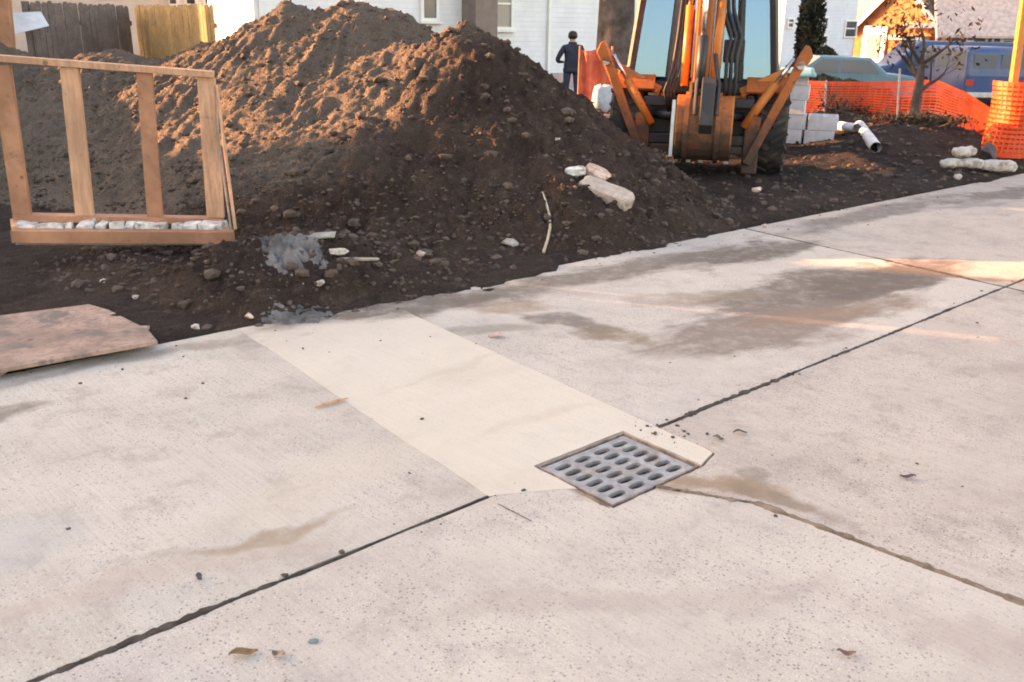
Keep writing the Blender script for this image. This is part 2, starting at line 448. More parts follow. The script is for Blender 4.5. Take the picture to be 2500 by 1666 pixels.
M['oldleft'] = mat_concrete('old_concrete_grey', (0.455, 0.402, 0.35), (0.56, 0.495, 0.43), (0.34, 0.285, 0.245), (0.44, 0.41, 0.38), 0.9, stains)
M['oldright'] = mat_concrete('old_concrete_pink', (0.42, 0.352, 0.305), (0.51, 0.43, 0.37), (0.31, 0.25, 0.215), (0.40, 0.355, 0.33), 1.1, stains)
M['new'] = mat_concrete('new_concrete', (0.57, 0.495, 0.415), (0.62, 0.54, 0.455), (0.44, 0.37, 0.305), (0.55, 0.49, 0.425), 0.25,
                        [(-0.72, 5.25, 38, 1.0, 0.22, 0.8, (0.15, 0.115, 0.093), 0.95), (-0.3, 4.2, 50, .5, .05, 1.0, (.45, .38, .31), .5), (0.1, 3.6, 30, .4, .06, 1.0, (.47, .39, .31), .5), (-1.1, 4.75, 38, 0.5, 0.05, 0.9, (0.5, 0.45, 0.4), 0.5), (0.19, 3.05, -40, .08, .03, .7, TAN, .5)])
pave = tag(empty('pavement'), kind='structure')
for key, (poly, mk) in polys.items():
    p = ragged(inset(poly, 0.004 if mk == 'new' else 0.0085), 0.05, 0.006)
    mb = MB(); n = len(p)
    mb.v = [(q.x, q.y, 0) for q in p] + [(q.x, q.y, -0.12) for q in p]
    mb.f = [tuple(range(n))] + [(i, i + n, (i + 1) % n + n, (i + 1) % n) for i in range(n)]
    o = mb.build('slab', M[mk], pave, bevel=0.002)
    if mk == 'new': o['label'] = 'pale newly poured concrete strip leading to the drain'

# soil lying in and over the joints: ragged low ridges
def soil_ridge(bld, a, b, width, height, seed, base=-0.03, lo=0.0):
    a, b = v2(a), v2(b); L = (b - a).length; n = int(L / 0.012); d = (b - a).normalized(); nr = Vector((-d.y, d.x))
    vs_ = []; fs = []; W = 7
    for i in range(n + 1):
        q = a + d * (L * i / n)
        w = width * max(lo, 0.55 + 0.75 * float(fbm(i * .05, seed, 4, seed)) + 0.55 * float(vnoise(i * .45, seed + 3.1, seed)) + .25 * random.uniform(-1, 1))
        c = width * 0.35 * float(fbm(i * .03, seed + 9, 3, seed + 5))
        for k in range(W):
            u = (k / (W - 1)) * 2 - 1
            e = q + nr * (c + u * w)
            hgt = (1 - u * u) * height * (0.65 + 0.6 * float(vnoise(i * .5, k * 1.7 + seed, seed + 8)))
            vs_.append((e.x, e.y, base + (0.03 + hgt if abs(u) < .99 else 0.0)))
    for i in range(n):
        for k in range(W - 1):
            fs.append((i * W + k, i * W + k + 1, (i + 1) * W + k + 1, (i + 1) * W + k))
    bld.add(vs_, fs)
M['joint'] = speck('joint_soil', (0.055, 0.040, 0.032), 0.5, 0.95, 12, 0.9, 0.01, use_obj=False)
M['jointtan'] = speck('joint_sand', (0.20, 0.14, 0.10), 0.4, 0.95, 14, 0.8, 0.008, use_obj=False, dirt=(0.08, 0.06, 0.05), dirt_amt=0.8)
jb = MB()
soil_ridge(jb, ext(A0, A1, -0.2), a_pl, 0.015, 0.003, 1, lo=0.4)
soil_ridge(jb, ext(A0, A1, 0.02), ext(A0, A1, 0.13), 0.022, 0.004, 2)
soil_ridge(jb, a_pr, ext(A0, A1, 1.5), 0.016, 0.004, 3, lo=0.4)
soil_ridge(jb, ext(a_pr, a_b, 0.02), ext(a_pr, a_b, 0.28), 0.026, 0.008, 4)
soil_ridge(jb, e_b, ext(e_b, a_b, 1.35), 0.018, 0.003, 6, lo=0.4)
soil_ridge(jb, ext(e_b, a_b, .55), ext(e_b, a_b, .9), 0.035, 0.004, 16, lo=0.4)
tag(jb.build('joint_soil', M['joint'], smooth_=True), 'dark soil packed into the joints of the concrete slabs', 'soil', kind='stuff')
jt = MB()
soil_ridge(jt, cst, v2(C0), 0.034, 0.004, 7)
soil_ridge(jt, v2(C0), v2(C1), 0.028, 0.005, 8, lo=0.35)
soil_ridge(jt, v2(C1), ext(C0, C1, 2.2), 0.03, 0.005, 9, lo=0.35)
soil_ridge(jt, gpt(-hw - .02, -.05), gpt(-hw - .02, -hd), 0.014, 0.004, 10)
tag(jt.build('joint_sand', M['jointtan'], smooth_=True), 'reddish brown sand filling the joint from the drain to the lower right', 'sand', kind='stuff')

# ------------------------------------------------------------------ the ground beyond
def bumpz(x, y, cx, cy, r_, h): return h * np.exp(-(((x - cx) ** 2 + (y - cy) ** 2) / (r_ * r_)))
def yard_z(x, y):
    x = np.asarray(x, float); y = np.asarray(y, float)
    d = dedge(x, y) + 0.30 * fbm(x * 1.9, y * 1.9, 5, 41) + 0.05 + 0.20 * np.exp(-((x + .5) / 1.3) ** 2)
    z = -0.09 + 0.125 * smooth(-0.16, 0.28, d)
    on = smooth(0.0, 0.5, d)
    z = z + on * (0.045 * fbm(x * 1.5, y * 1.5, 4, 42) + 0.03 * fbm(x * 6, y * 6, 4, 43) + 0.014 * fbm(x * 22, y * 22, 3, 44))
    z = z + bumpz(x, y, 5.3, 12.9, 0.9, 0.33) + bumpz(x, y, 4.9, 14.6, 0.8, 0.38) + bumpz(x, y, 6.3, 13.7, 0.8, .22)
    z = z - 0.50 * smooth(17.2, 21.5, y + 0.12 * x)
    return z
def axis(lo, hi, step, far_):
    a = np.arange(lo, hi + 1e-6, step)
    g = step * np.cumsum(1.35 ** np.arange(1, 40)); g = g[g < far_]
    return np.concatenate([lo - g[::-1], a, hi + g])
X, Y = np.meshgrid(axis(-8.5, 11.5, 0.05, 400), axis(3.6, 19.5, 0.05, 400))
Z = yard_z(X, Y)
Z = np.where(Y < 3.0, -0.25, Z)
ground = tag(grid_mesh('ground', X, Y, Z, M['yard']), kind='structure')

# ------------------------------------------------------------------ dirt pile
CONES = [  # x, y, height, slope, tip radius, seed
    (-0.46, 9.00, 1.76, 0.72, 0.14, 1), (-1.02, 9.15, 1.56, 0.60, 0.12, 2), (-1.72, 10.2, 1.95, 0.62, 0.16, 3), (-2.35, 10.2, 1.92, 0.66, 0.10, 4),
    (-1.35, 10.1, 1.84, 0.62, 0.14, 9), (-3.3, 10.6, 1.52, 0.55, 0.2, 5), (-4.6, 10.9, 1.40, 0.5, 0.3, 6), (-6.2, 11.2, 1.42, 0.5, 0.3, 7), (-7.8, 11.2, 1.35, 0.5, 0.3, 8),
    (-7.55, 9.3, 1.72, 0.62, 0.3, 14), (-7.3, 10.3, 1.76, 0.62, 0.3, 15), (-7.05, 11.4, 1.8, 0.62, 0.3, 16), (-7.8, 8.2, 1.85, 0.6, 0.3, 17), (-1.25, 8.1, 0.98, 0.52, 0.2, 12), (0.36, 8.45, 1.0, 0.62, 0.2, 13),  # leading cones: unseen ridge added to shade the heap's left flank
]
def pile_h(x, y):
    hs = []
    for cx, cy, H_, k, a, sd in CONES:
        wx = x + 0.10 * fbm(x * 1.3, y * 1.3, 3, sd); wy = y + 0.10 * fbm(x * 1.3 + 7, y * 1.3, 3, sd + 3)
        r_ = np.sqrt((wx - cx) ** 2 + (wy - cy) ** 2); th = np.arctan2(wy - cy, wx - cx)
        # raked furrows running down the slope, strongest on the left flank
        left = 0.35 + 0.65 * smooth(-0.2, 0.7, -np.cos(th + 0.5))
        fur = fbm(np.cos(th) * 11 + sd, np.sin(th) * 11 + r_ * 0.55, 4, 60 + sd, 0.6)
        fur2 = vnoise(np.cos(th) * 26 + sd, np.sin(th) * 26 + r_ * 1.1, 80 + sd)
        hs.append(H_ + k * a - k * np.sqrt(r_ ** 2 + a * a) + smooth(0.05, 0.9, r_) * left * (0.15 * fur + 0.035 * fur2))
    h = np.stack(hs); kk = 16.0
    mx = h.max(0)
    s = mx + np.log(np.exp(kk * (h - mx)).sum(0)) / kk - 0.03
    # soften the foot so the slope runs out instead of stopping
    s = np.where(s < 0.25, 0.25 * np.exp((s - 0.25) / 0.25 * 0.9), s) - 0.10
    sp_ = (bumpz(x, y, -1.75, 5.45, 0.42, 0.27) + bumpz(x, y, -1.25, 5.75, 0.40, 0.22) + bumpz(x, y, -2.6, 5.9, 0.6, 0.12) + bumpz(x, y, -0.7, 5.75, 0.4, 0.10)
           + bumpz(x, y, -1.05, 5.28, .22, .10) + bumpz(x, y, -.55, 5.62, .25, .09) + bumpz(x, y, -1.45, 5.02, .22, .12) + bumpz(x, y, -.15, 5.98, .25, .07)
           + bumpz(x, y, 0.6, 6.9, 0.6, 0.10) + bumpz(x, y, -1.0, 6.4, 0.7, 0.12) + bumpz(x, y, -2.2, 7.0, 0.8, .1))
    s = np.maximum(s, 0) + sp_
    body = smooth(0.0, 0.25, s)
    rough = 0.085 * fbm(x * 2.6, y * 2.6, 4, 21) + 0.075 * np.abs(fbm(x * 6.3, y * 6.3, 3, 22)) + 0.036 * fbm(x * 17, y * 17, 3, 23) + 0.020 * fbm(x * 55, y * 55, 2, 24)
    calm = 1 - 0.32 * smooth(4.2, 5.2, -0.88 * x + 0.47 * y)      # the raked flank is finer
    return s, body * rough * calm
def pile_z(x, y):
    s, rgh = pile_h(np.asarray(x, float), np.asarray(y, float))
    d = dedge(x, y) + 0.14 * fbm(np.asarray(x) * 2.6, np.asarray(y) * 2.6, 4, 31)
    hold = smooth(-0.34, 0.40, d)
    return (s * hold + rgh * np.minimum(1, hold * 1.5)) - 0.035
X, Y = np.meshgrid(np.arange(-9.0, 4.2, 0.024), np.arange(4.3, 13.4, 0.024))
Z = pile_z(X, Y)
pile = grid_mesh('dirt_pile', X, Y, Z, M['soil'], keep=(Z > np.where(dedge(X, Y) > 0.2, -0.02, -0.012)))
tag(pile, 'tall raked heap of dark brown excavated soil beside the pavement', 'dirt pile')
PX0, PY0, PST, PZ = -9.0, 4.3, 0.024, np.maximum(Z, yard_z(X, Y))
def top_z(x, y):
    i = int(round((x - PX0) / PST)); j = int(round((y - PY0) / PST))
    if 0 <= i < PZ.shape[1] and 0 <= j < PZ.shape[0]: z = float(PZ[j, i])
    else: z = float(yard_z(np.array([x]), np.array([y]))[0])
    return max(z, 0.0) if dedge(x, y) < 0 else z

# loose clods and crumbs
def lump(bld, c, s, rot, seed, squash=0.75):
    ico = [(0, 0, 1), (.894, 0, .447), (.276, .851, .447), (-.724, .526, .447), (-.724, -.526, .447), (.276, -.851, .447),
           (.724, .526, -.447), (-.276, .851, -.447), (-.894, 0, -.447), (-.276, -.851, -.447), (.724, -.526, -.447), (0, 0, -1)]
    fs = [(0, 1, 2), (0, 2, 3), (0, 3, 4), (0, 4, 5), (0, 5, 1), (1, 6, 2), (2, 7, 3), (3, 8, 4), (4, 9, 5), (5, 10, 1),
          (2, 6, 7), (3, 7, 8), (4, 8, 9), (5, 9, 10), (1, 10, 6), (11, 7, 6), (11, 8, 7), (11, 9, 8), (11, 10, 9), (11, 6, 10)]
    rg = random.Random(seed); cr_, sr_ = math.cos(rot), math.sin(rot)
    vs_ = []
    for x, y, z in ico:
        k = 0.7 + 0.6 * rg.random()
        x, y, z = x * k * s[0], y * k * s[1], z * k * s[2] * squash
        vs_.append((c[0] + x * cr_ - y * sr_, c[1] + x * sr_ + y * cr_, c[2] + z))
    bld.add(vs_, fs)
cb = MB(); cnt = 0
cand = RNG.uniform((-5.5, 4.4), (3.2, 10.5), (16000, 2))
zc = pile_z(cand[:, 0], cand[:, 1]); dd = dedge(cand[:, 0], cand[:, 1])
for i in range(len(cand)):
    if zc[i] < -0.02 or cnt > 6500: continue
    if random.random() > (1.0 if zc[i] < 0.45 else 0.5): continue
    s = 0.006 + 0.014 * random.random() ** 2 + 0.035 * random.random() ** 14
    lump(cb, (cand[i, 0], cand[i, 1], zc[i] + s * .25), (s * (0.7 + random.random()), s, s), random.random() * 6.3, i)
    cnt += 1
tag(cb.build('soil_clods', M['clod']), 'loose clods of soil scattered over the dirt heap', 'soil', kind='stuff')
cb = MB()
cand = RNG.uniform((1.0, 6.0), (9.0, 14.5), (5000, 2)); zc = yard_z(cand[:, 0], cand[:, 1]); dd = dedge(cand[:, 0], cand[:, 1])
for i in range(len(cand)):
    if dd[i] < 0.02: continue
    s = 0.008 + 0.035 * random.random() ** 4
    lump(cb, (cand[i, 0], cand[i, 1], zc[i] + s * .2), (s * (0.7 + random.random()), s, s), random.random() * 6.3, i)
tag(cb.build('yard_clods', M['clod']), 'loose clods of soil on the bare yard around the backhoe', 'soil', kind='stuff')
cb = MB()
for i in range(480):                                   # crumbs swept along the pavement
    k = random.random()
    if k < 0.45:
        q = ext(E0, E1, random.uniform(0.0, 1.0)) - ne * abs(random.gauss(0.0, 0.28))
    elif k < 0.65:
        q = ext(A0, A1, random.uniform(-.1, 1.2)) + Vector((random.gauss(0, .03), random.gauss(0, .03)))
    elif k < 0.75:
        q = gpt(random.gauss(0.45, .12), random.gauss(.10, .10))
    else:
        q = Vector((random.uniform(-2.5, 3.5), random.uniform(1.8, 6.5)))
        if dedge(q.x, q.y) > -0.1: continue
    if abs((q - gcen).dot(gax)) < hw and abs((q - gcen).dot(gay)) < hd: continue
    s = 0.002 + 0.008 * random.random() ** 4
    lump(cb, (q.x, q.y, s * .3), (s * (0.8 + .8 * random.random()), s, s * .8), random.random() * 6.3, i)
tag(cb.build('soil_crumbs', M['clod']), 'small crumbs of soil spread over the concrete', 'soil', kind='stuff')

# ------------------------------------------------------------------ drain
M['iron'] = speck('cast_iron', (0.28, 0.275, 0.275), 0.25, 0.6, 14, 0.5, 0.002, metal=0.0, spec=0.25, dirt=(0.24, 0.175, 0.14), dirt_amt=0.75)
M['rust'] = speck('rusty_iron', (0.27, 0.20, 0.17), 0.35, 0.8, 20, 0.5, 0.003, dirt=(0.1, 0.08, 0.07))
M['pit'] = speck('pit_mud', (0.22, 0.135, 0.095), 0.5, 0.95, 14, 0.8, 0.01)
drain = tag(empty('drain_grate', (gcen.x, gcen.y, 0), GROT), 'square iron drain grate with rows of oval holes set in the concrete', 'drain grate')
fb = MB(); t_ = 0.006
for c, s in (((0, GD / 2 - t_ / 2, -.045), (GW, t_, .09)), ((0, -GD / 2 + t_ / 2, -.045), (GW, t_, .09)), ((GW / 2 - t_ / 2, 0, -.045), (t_, GD - 2 * t_, .09)), ((-GW / 2 + t_ / 2, 0, -.045), (t_, GD - 2 * t_, .09))):
    fb.box(c, s)
fb.build('frame', M['rust'], drain, bevel=0.0015)
# plate: 4 x 6 cells, each with an oval hole
pw_, pd_ = GW - 2 * t_ - 0.020, GD - 2 * t_ - 0.018
pb = MB(); NX, NY, S = 4, 6, 20; cw, cd = (pw_ - .03) / NX, (pd_ - .03) / NY
ox, oy = -0.008, -0.007
zt, zb = -0.003, -0.022
for i in range(NX):
    for j in range(NY):
        cx = -(pw_ - .03) / 2 + (i + .5) * cw + ox; cy = -(pd_ - .03) / 2 + (j + .5) * cd + oy
        outer = []; inner = []
        for k in range(S):
            t = 2 * math.pi * (k + .5) / S; c_, s_ = math.cos(t), math.sin(t)
            m_ = max(abs(c_), abs(s_)); outer.append((cx + c_ / m_ * cw / 2, cy + s_ / m_ * cd / 2))
            e = lambda v: math.copysign(abs(v) ** 0.75, v)
            inner.append((cx + e(c_) * cw * 0.375, cy + e(s_) * cd * 0.33))
        n0 = len(pb.v)
        for ring, z in ((outer, zt), (inner, zt - .0008), (inner, zb)):
            pb.v += [(p[0], p[1], z) for p in ring]
        for k in range(S):
            q = (k + 1) % S
            pb.f += [(n0 + k, n0 + q, n0 + S + q, n0 + S + k), (n0 + S + k, n0 + S + q, n0 + 2 * S + q, n0 + 2 * S + k)]
plate = pb.build('plate', M['iron'], drain)
rb = MB()
for c, s in (((ox, pd_ / 2 - .0075 + oy, -.0125), (pw_, .015, .021)), ((ox, -pd_ / 2 + .0075 + oy, -.0125), (pw_, .015, .021)), ((pw_ / 2 - .0075 + ox, oy, -.0125), (.015, pd_ - .03, .021)), ((-pw_ / 2 + .0075 + ox, oy, -.0125), (.015, pd_ - .03, .021))):
    rb.box(c, s)
rb.build('rim', M['iron'], drain, bevel=0.0015)
xs, ys = np.meshgrid(np.linspace(-GW / 2 + t_, GW / 2 - t_, 40), np.linspace(-GD / 2 + t_, GD / 2 - t_, 34))
grid_mesh('pit_floor', xs, ys, -0.058 + 0.014 * fbm(xs * 22, ys * 22, 4, 3), M['pit'], parent=drain)
# ------------------------------------------------------------------ unseen buildings at the left, added and shaped for their shade
def sunpt(s, t): return Vector((SUN_DIR.y * s + SUN_DIR.x * t, -SUN_DIR.x * s + SUN_DIR.y * t, 0))
GRID_ROT = math.atan2(0.60, 0.80)        # the houses stand square to the alley
def clap(name, col, lap=0.14, dirt=None):
    """painted clapboard siding: lapped boards as fine relief"""
    t = NT(name)
    sep = t.n.new('ShaderNodeSeparateXYZ'); t.l.new(t.pos, sep.inputs[0])
    saw = t.math('FRACT', t.math('DIVIDE', sep.outputs['Z'], lap))
    line = t.ramp(saw, 0.0, 0.10, 1.0, 0.0)
    c = t.mix(t.ramp(t.noise(1.5, 5, 0.6), 0.35, 0.7), tuple(x * .88 for x in col), col)
    c = t.mix(t.math('MULTIPLY', line, 0.25), c, tuple(x * .5 for x in col))
    return t.done(c, 0.6, t.bump(t.math('SUBTRACT', 1.0, saw), 0.6, 0.03), 0, 0.3)
def brickmat(name, c1, c2, mortar):
    t = NT(name)
    n = t.n.new('ShaderNodeTexBrick'); n.inputs['Scale'].default_value = 1.0
    n.inputs['Brick Width'].default_value = 0.22; n.inputs['Row Height'].default_value = 0.075; n.inputs['Mortar Size'].default_value = 0.008
    n.inputs['Color1'].default_value = (*c1, 1); n.inputs['Color2'].default_value = (*c2, 1); n.inputs['Mortar'].default_value = (*mortar, 1)
    t.l.new(t.mapping(t.obj, rot=(R(90), 0, 0), typ='POINT'), n.inputs['Vector'])
    c = t.mix(t.ramp(t.noise(3, 4), 0.3, 0.75), n.outputs['Color'], tuple(x * .7 for x in c1))
    return t.done(c, 0.85, t.bump(n.outputs['Fac'], -0.4, 0.01), 0, 0.25)
M['white_siding'] = clap('white_siding', (0.74, 0.75, 0.76))
M['cool_siding'] = clap('cool_siding', (0.66, 0.70, 0.76))
M['grey_siding'] = clap('grey_siding', (0.46, 0.43, 0.40))
M['brick'] = brickmat('orange_brick', (0.48, 0.15, 0.06), (0.40, 0.12, 0.05), (0.42, 0.28, 0.2))
M['brick2'] = brickmat('brown_brick', (0.30, 0.16, 0.12), (0.24, 0.12, 0.09), (0.35, 0.3, 0.27))
M['pinkstone'] = speck('pink_foundation', (0.50, 0.36, 0.36), 0.15, 0.85, 2, 0.3, 0.01)
M['trim'] = speck('white_trim', (0.78, 0.77, 0.74), 0.06, 0.5, 3, 0.05, 0.002)
M['shingle'] = speck('grey_shingles', (0.20, 0.19, 0.19), 0.3, 0.9, 6, 0.4, 0.01)
M['pinkroof'] = speck('pale_shingles', (0.58, 0.43, 0.38), 0.2, 0.9, 5, 0.4, 0.01)
t = NT('window_glass')
M['pane'] = t.done(t.mix(t.ramp(t.noise(0.8, 2), 0.35, 0.65), (0.035, 0.045, 0.06), (0.10, 0.12, 0.14)), 0.06, None, 0, 0.6)
t = NT('window_shade')
M['blind'] = t.done((0.33, 0.29, 0.25), 0.35, None, 0, 0.5)

def gable_house(name, label, org, rz, W, D, H, roof_h, wall, roof, cat='house', ridge='x', trim=True, over=0.3, found=None, group=None):
    """local x runs along the front, local y to the back; org is the front left corner on the ground"""
    o = tag(empty(name, org, rz), label, cat, group)
    b = MB()
    if ridge == 'x':
        b.prism([(0, 0), (D, 0), (D, H), (D / 2, H + roof_h), (0, H)], 0, 0, W)
    else:
        b.prism([(0, 0), (W, 0), (W, H), (W / 2, H + roof_h), (0, H)], 1, 0, D)
    b.build('wall', wall, o)
    rb_ = MB(); th = 0.10
    span = D if ridge == 'x' else W
    sl = roof_h / (span / 2)
    p1 = [(-over, H - over * sl + .02), (span / 2, H + roof_h + .02), (span + over, H - over * sl + .02),
          (span + over, H - over * sl + .02 + th), (span / 2, H + roof_h + .02 + th * 1.2), (-over, H - over * sl + .02 + th)]
    rb_.prism(p1, 0 if ridge == 'x' else 1, -over, (W if ridge == 'x' else D) + over)
    rb_.build('roof', roof, o)
    if trim:
        e0 = -over - .03
        for sgn in (0, 1):
            tb = MB()
            a = (-over, H - over * sl - .10) if sgn == 0 else (span + over, H - over * sl - .10)
            c = (span / 2, H + roof_h - .10)
            P = (lambda q: (e0, q[0], q[1])) if ridge == 'x' else (lambda q: (q[0], e0, q[1]))
            tb.beam(P(a), P(c), 0.06, 0.24)
            tb.build('rake_board', M['trim'], o)
    if found is not None:
        fb_ = MB(); fb_.box((W / 2, D / 2, 0.35), (W + .06, D + .06, 0.7)); fb_.build('foundation', found, o)
    return o
def window(house, side, u, z, w, h, glass='pane', fr=0.09, sill=True, bars=1):
    """side 'front' (y = 0) or 'left' (x = 0) or 'right' number"""
    wd = empty('window'); wd.parent = house
    if side == 'front': wd.location = (u, 0, z)
    elif side == 'left': wd.location = (0, u, z); wd.rotation_euler = (0, 0, R(-90))
    # local frame: x along wall, -y outwards
    b = MB()
    for c, s in (((0, -.03, h / 2 + fr / 2), (w + 2 * fr, .08, fr)), ((0, -.03, -h / 2 - fr / 2), (w + 2 * fr, .08, fr)), ((-w / 2 - fr / 2, -.03, 0), (fr, .08, h)), ((w / 2 + fr / 2, -.03, 0), (fr, .08, h))):
        b.box(c, s)
    if bars: b.box((0, -.025, 0.02), (w, .05, .05))
    # windows are parts: one mesh each, panes and sills under it
    me = b.build('window', M['trim'], house); me.location = wd.location; me.rotation_euler = wd.rotation_euler
    bpy.data.objects.remove(wd, do_unlink=True)
    p = MB(); p.box((0, -.004, 0), (w, .03, h)); p.build('pane', M[glass], me)
    if sill:
        s_ = MB(); s_.box((0, -.06, -h / 2 - fr - .03), (w + 2 * fr + .1, .16, .05)); s_.build('sill', M['trim'], me)
    return me

def shade_house(name, label, s0, s1, t0, t1, H, rh, wall, cat='garage'):  # unseen shade caster; span and height follow the shade wanted
    p = sunpt(s0, t0)
    return gable_house(name, label, (p.x, p.y, -0.2), math.atan2(-SUN_DIR.x, SUN_DIR.y), s1 - s0, t1 - t0, H, rh, wall, M['shingle'], cat, over=0.02, trim=False)
shade_house('garage', 'long grey garage left of the alley, unseen, sized to shade the slabs', -16.0, 5.40, 18.0, 24.0, 5.2, 1.0, M['grey_siding'])
shade_house('slit_shade_shed', 'narrow unseen shed beside the long garage, placed to leave a sun slit', 5.49, 6.82, 18.0, 24.0, 5.2, 1.0, M['white_siding'], 'shed')
shade_house('pile_shade_house', 'white unseen building left of the yard, added to shade the left peak', 8.80, 11.56, 18.0, 23.0, 4.7, 0.5, M['white_siding'])
shade_house('shed', 'grey unseen shed left of the yard, sized to shade the backhoe', 12.12, 14.7, 18.0, 21.0, 4.2, 0.35, M['grey_siding'], 'shed')
shade_house('fence_shade_house', 'tall unseen house beyond the sheds at the left, added to shade the fence', 14.8, 18.9, 25.0, 29.0, 7.7, 0.5, M['white_siding'], 'house')

def hull(name, size, seed, mat, n=16, boxy=0.0):
    """angular broken stone: convex hull of scattered points"""
    rg = random.Random(seed); bm = bmesh.new()
    if boxy:
        pts = [Vector((sx * rg.uniform(.75, 1), sy * rg.uniform(.7, 1), sz * rg.uniform(.7, 1))) for sx in (-1, 1) for sy in (-1, 1) for sz in (-1, 1) for _ in (0, 1)]
    else:
        pts = [Vector((rg.gauss(0, 1), rg.gauss(0, 1), rg.gauss(0, 1))).normalized() * rg.uniform(.85, 1.08) for _ in range(n)]
    for p in pts: bm.verts.new((p.x * size[0], p.y * size[1], p.z * size[2]))
    r_ = bmesh.ops.convex_hull(bm, input=bm.verts)
    bmesh.ops.delete(bm, geom=[g for g in r_['geom_interior'] if isinstance(g, bmesh.types.BMVert)], context='VERTS')
    bmesh.ops.recalc_face_normals(bm, faces=bm.faces)
    me = bpy.data.meshes.new(name); bm.to_mesh(me); bm.free(); me.materials.append(mat)
    o = bpy.data.objects.new(name, me); C.objects.link(o)
    bv = o.modifiers.new('bevel', 'BEVEL'); bv.width = min(size) * .05; bv.segments = 1
    return o
# ------------------------------------------------------------------ timber stud frame
def wood(name, col, var=0.25, grain=1.0, dirt=None, stretch=(1, 1, 1)):
    t = NT(name)
    gv = t.mapping(t.pos, scale=stretch)
    n1 = t.noise(3.0, 5, 0.6); n2 = t.noise(42, 4, 0.65, gv); n3 = t.noise(11, 3, 0.6, gv, 1.2)
    c = t.mix(t.ramp(n1, 0.3, 0.7), tuple(x * (1 - var) for x in col), tuple(min(1, x * (1 + var * .6)) for x in col))
    c = t.mix(t.math('MULTIPLY', t.ramp(n3, 0.42, 0.66), 0.5 * grain), c, tuple(x * .55 for x in col))
    c = t.mix(t.math('MULTIPLY', t.ramp(n2, 0.45, 0.68), 0.5 * grain), c, tuple(x * .5 for x in col))
    kn = t.voro(4.2, t.mapping(t.pos, (1.3, .4, .2)))
    c = t.mix(t.math('MULTIPLY', t.ramp(kn, 0.05, 0.09, 1, 0), 0.7 * grain), c, tuple(x * .25 for x in col))
    if dirt: c = t.mix(t.ramp(t.noise(5, 6, 0.7), 0.47, 0.62), c, dirt)
    sp_ = t.ramp(t.noise(16, 5, .75), .60, .70)
    c = t.mix(t.math('MULTIPLY', sp_, .6 * grain), c, (.10, .07, .055))
    return t.done(c, 0.75, t.bump(n2, 0.4, 0.004), 0, 0.3)
M['lumber'] = wood('pale_lumber', (0.58, 0.315, 0.195), 0.22, stretch=(1, 1, 9))
M['lumber2'] = wood('reddish_lumber', (0.44, 0.205, 0.12), 0.28, stretch=(7, 1, 7))
M['lumber3'] = wood('dull_lumber', (0.36, 0.29, 0.25))
M['plywood'] = wood('weathered_plywood', (0.35, 0.225, 0.175), 0.35, 1.0, (0.16, 0.12, 0.10))
M['limestone'] = speck('whitish_rubble', (0.58, 0.55, 0.52), 0.25, 0.9, 14, 0.6, 0.006, use_obj=False, dirt=(0.13, 0.10, 0.085), dirt_amt=.85)
YL, YR = 6.02, 6.20
fr_ = tag(empty('stud_panel', (0, 0, 0)), 'open timber stud frame with four uprights standing in the dirt at the left', 'wooden frame')
def side_y(px): return YL + (YR - YL) * (px - 30) / 500.0
BACK = 0.20                                             # uprights stand behind the front sill
def F(px, py, dy=0.0): return at(px, py, side_y(px) + dy)
base = MB(); base.beam(F(30, 542), F(537, 545), 0.085, 0.085); base.build('front_sill', M['lumber2'], fr_, bevel=.004)
stud_px = [((3, 150), (52, 495)), ((160, 156), (196, 497)), ((332, 168), (357, 500)), ((474, 178), (496, 500))]
ft = lambda px, py: F(px, py, BACK)
lean = 0.10
for i, (a, b_) in enumerate(stud_px):
    m_ = MB(); p0 = ft(*b_); p1 = at(a[0], a[1], side_y(a[0]) + BACK + lean)
    nrm = Vector((-(ft(500, 500) - ft(40, 500)).y, (ft(500, 500) - ft(40, 500)).x, 0)).normalized()
    m_.beam(p0, p1, 0.043 if i == 2 else 0.05, 0.115 if i != 2 else 0.10, up=(ft(500, 500) - ft(40, 500)).normalized())
    m_.build('upright', M['lumber2'] if i in (0, 2) else M['lumber'], fr_, bevel=.003)
tp = MB(); q0 = at(-40, 131, side_y(-40) + BACK + lean); q1 = at(490, 171, side_y(490) + BACK + lean)
tp.beam(q0, q1, 0.10, 0.042); tp.build('top_plate', M['lumber'], fr_, bevel=.003)
bp = MB(); bp.beam(ft(36, 499), ft(512, 507), 0.11, 0.045); bp.build('bottom_plate', M['lumber2'], fr_, bevel=.003)
for px, py in ((36, 512), (520, 520)):
    e_ = MB(); e_.beam(F(px, py + 22, 0.04), ft(px - 4, py - 6) - Vector((0, 0, 0.03)), 0.045, 0.085); e_.build('end_rail', M['lumber'], fr_, bevel=.003)
fl = MB(); a, b_, c_, d_ = F(34, 548, .05), F(533, 550, .05), ft(515, 520), ft(36, 516)
fl.v = [tuple(p - Vector((0, 0, .02))) for p in (a, b_, c_, d_)] + [tuple(p - Vector((0, 0, .045))) for p in (a, b_, c_, d_)]
fl.f = [(0, 1, 2, 3), (7, 6, 5, 4), (0, 4, 5, 1), (1, 5, 6, 2), (2, 6, 7, 3), (3, 7, 4, 0)]
fl.build('bottom_board', M['lumber3'], fr_)
br = MB(); br.beam(at(497, 196, side_y(497) + BACK + lean - .03), F(541, 528, 0.0), 0.018, 0.03); br.build('brace', M['lumber'], fr_, bevel=.002)
br = MB(); br.beam(at(493, 250, side_y(493) + BACK + .07), F(531, 530, .05), 0.012, 0.02); br.build('brace', M['lumber3'], fr_)
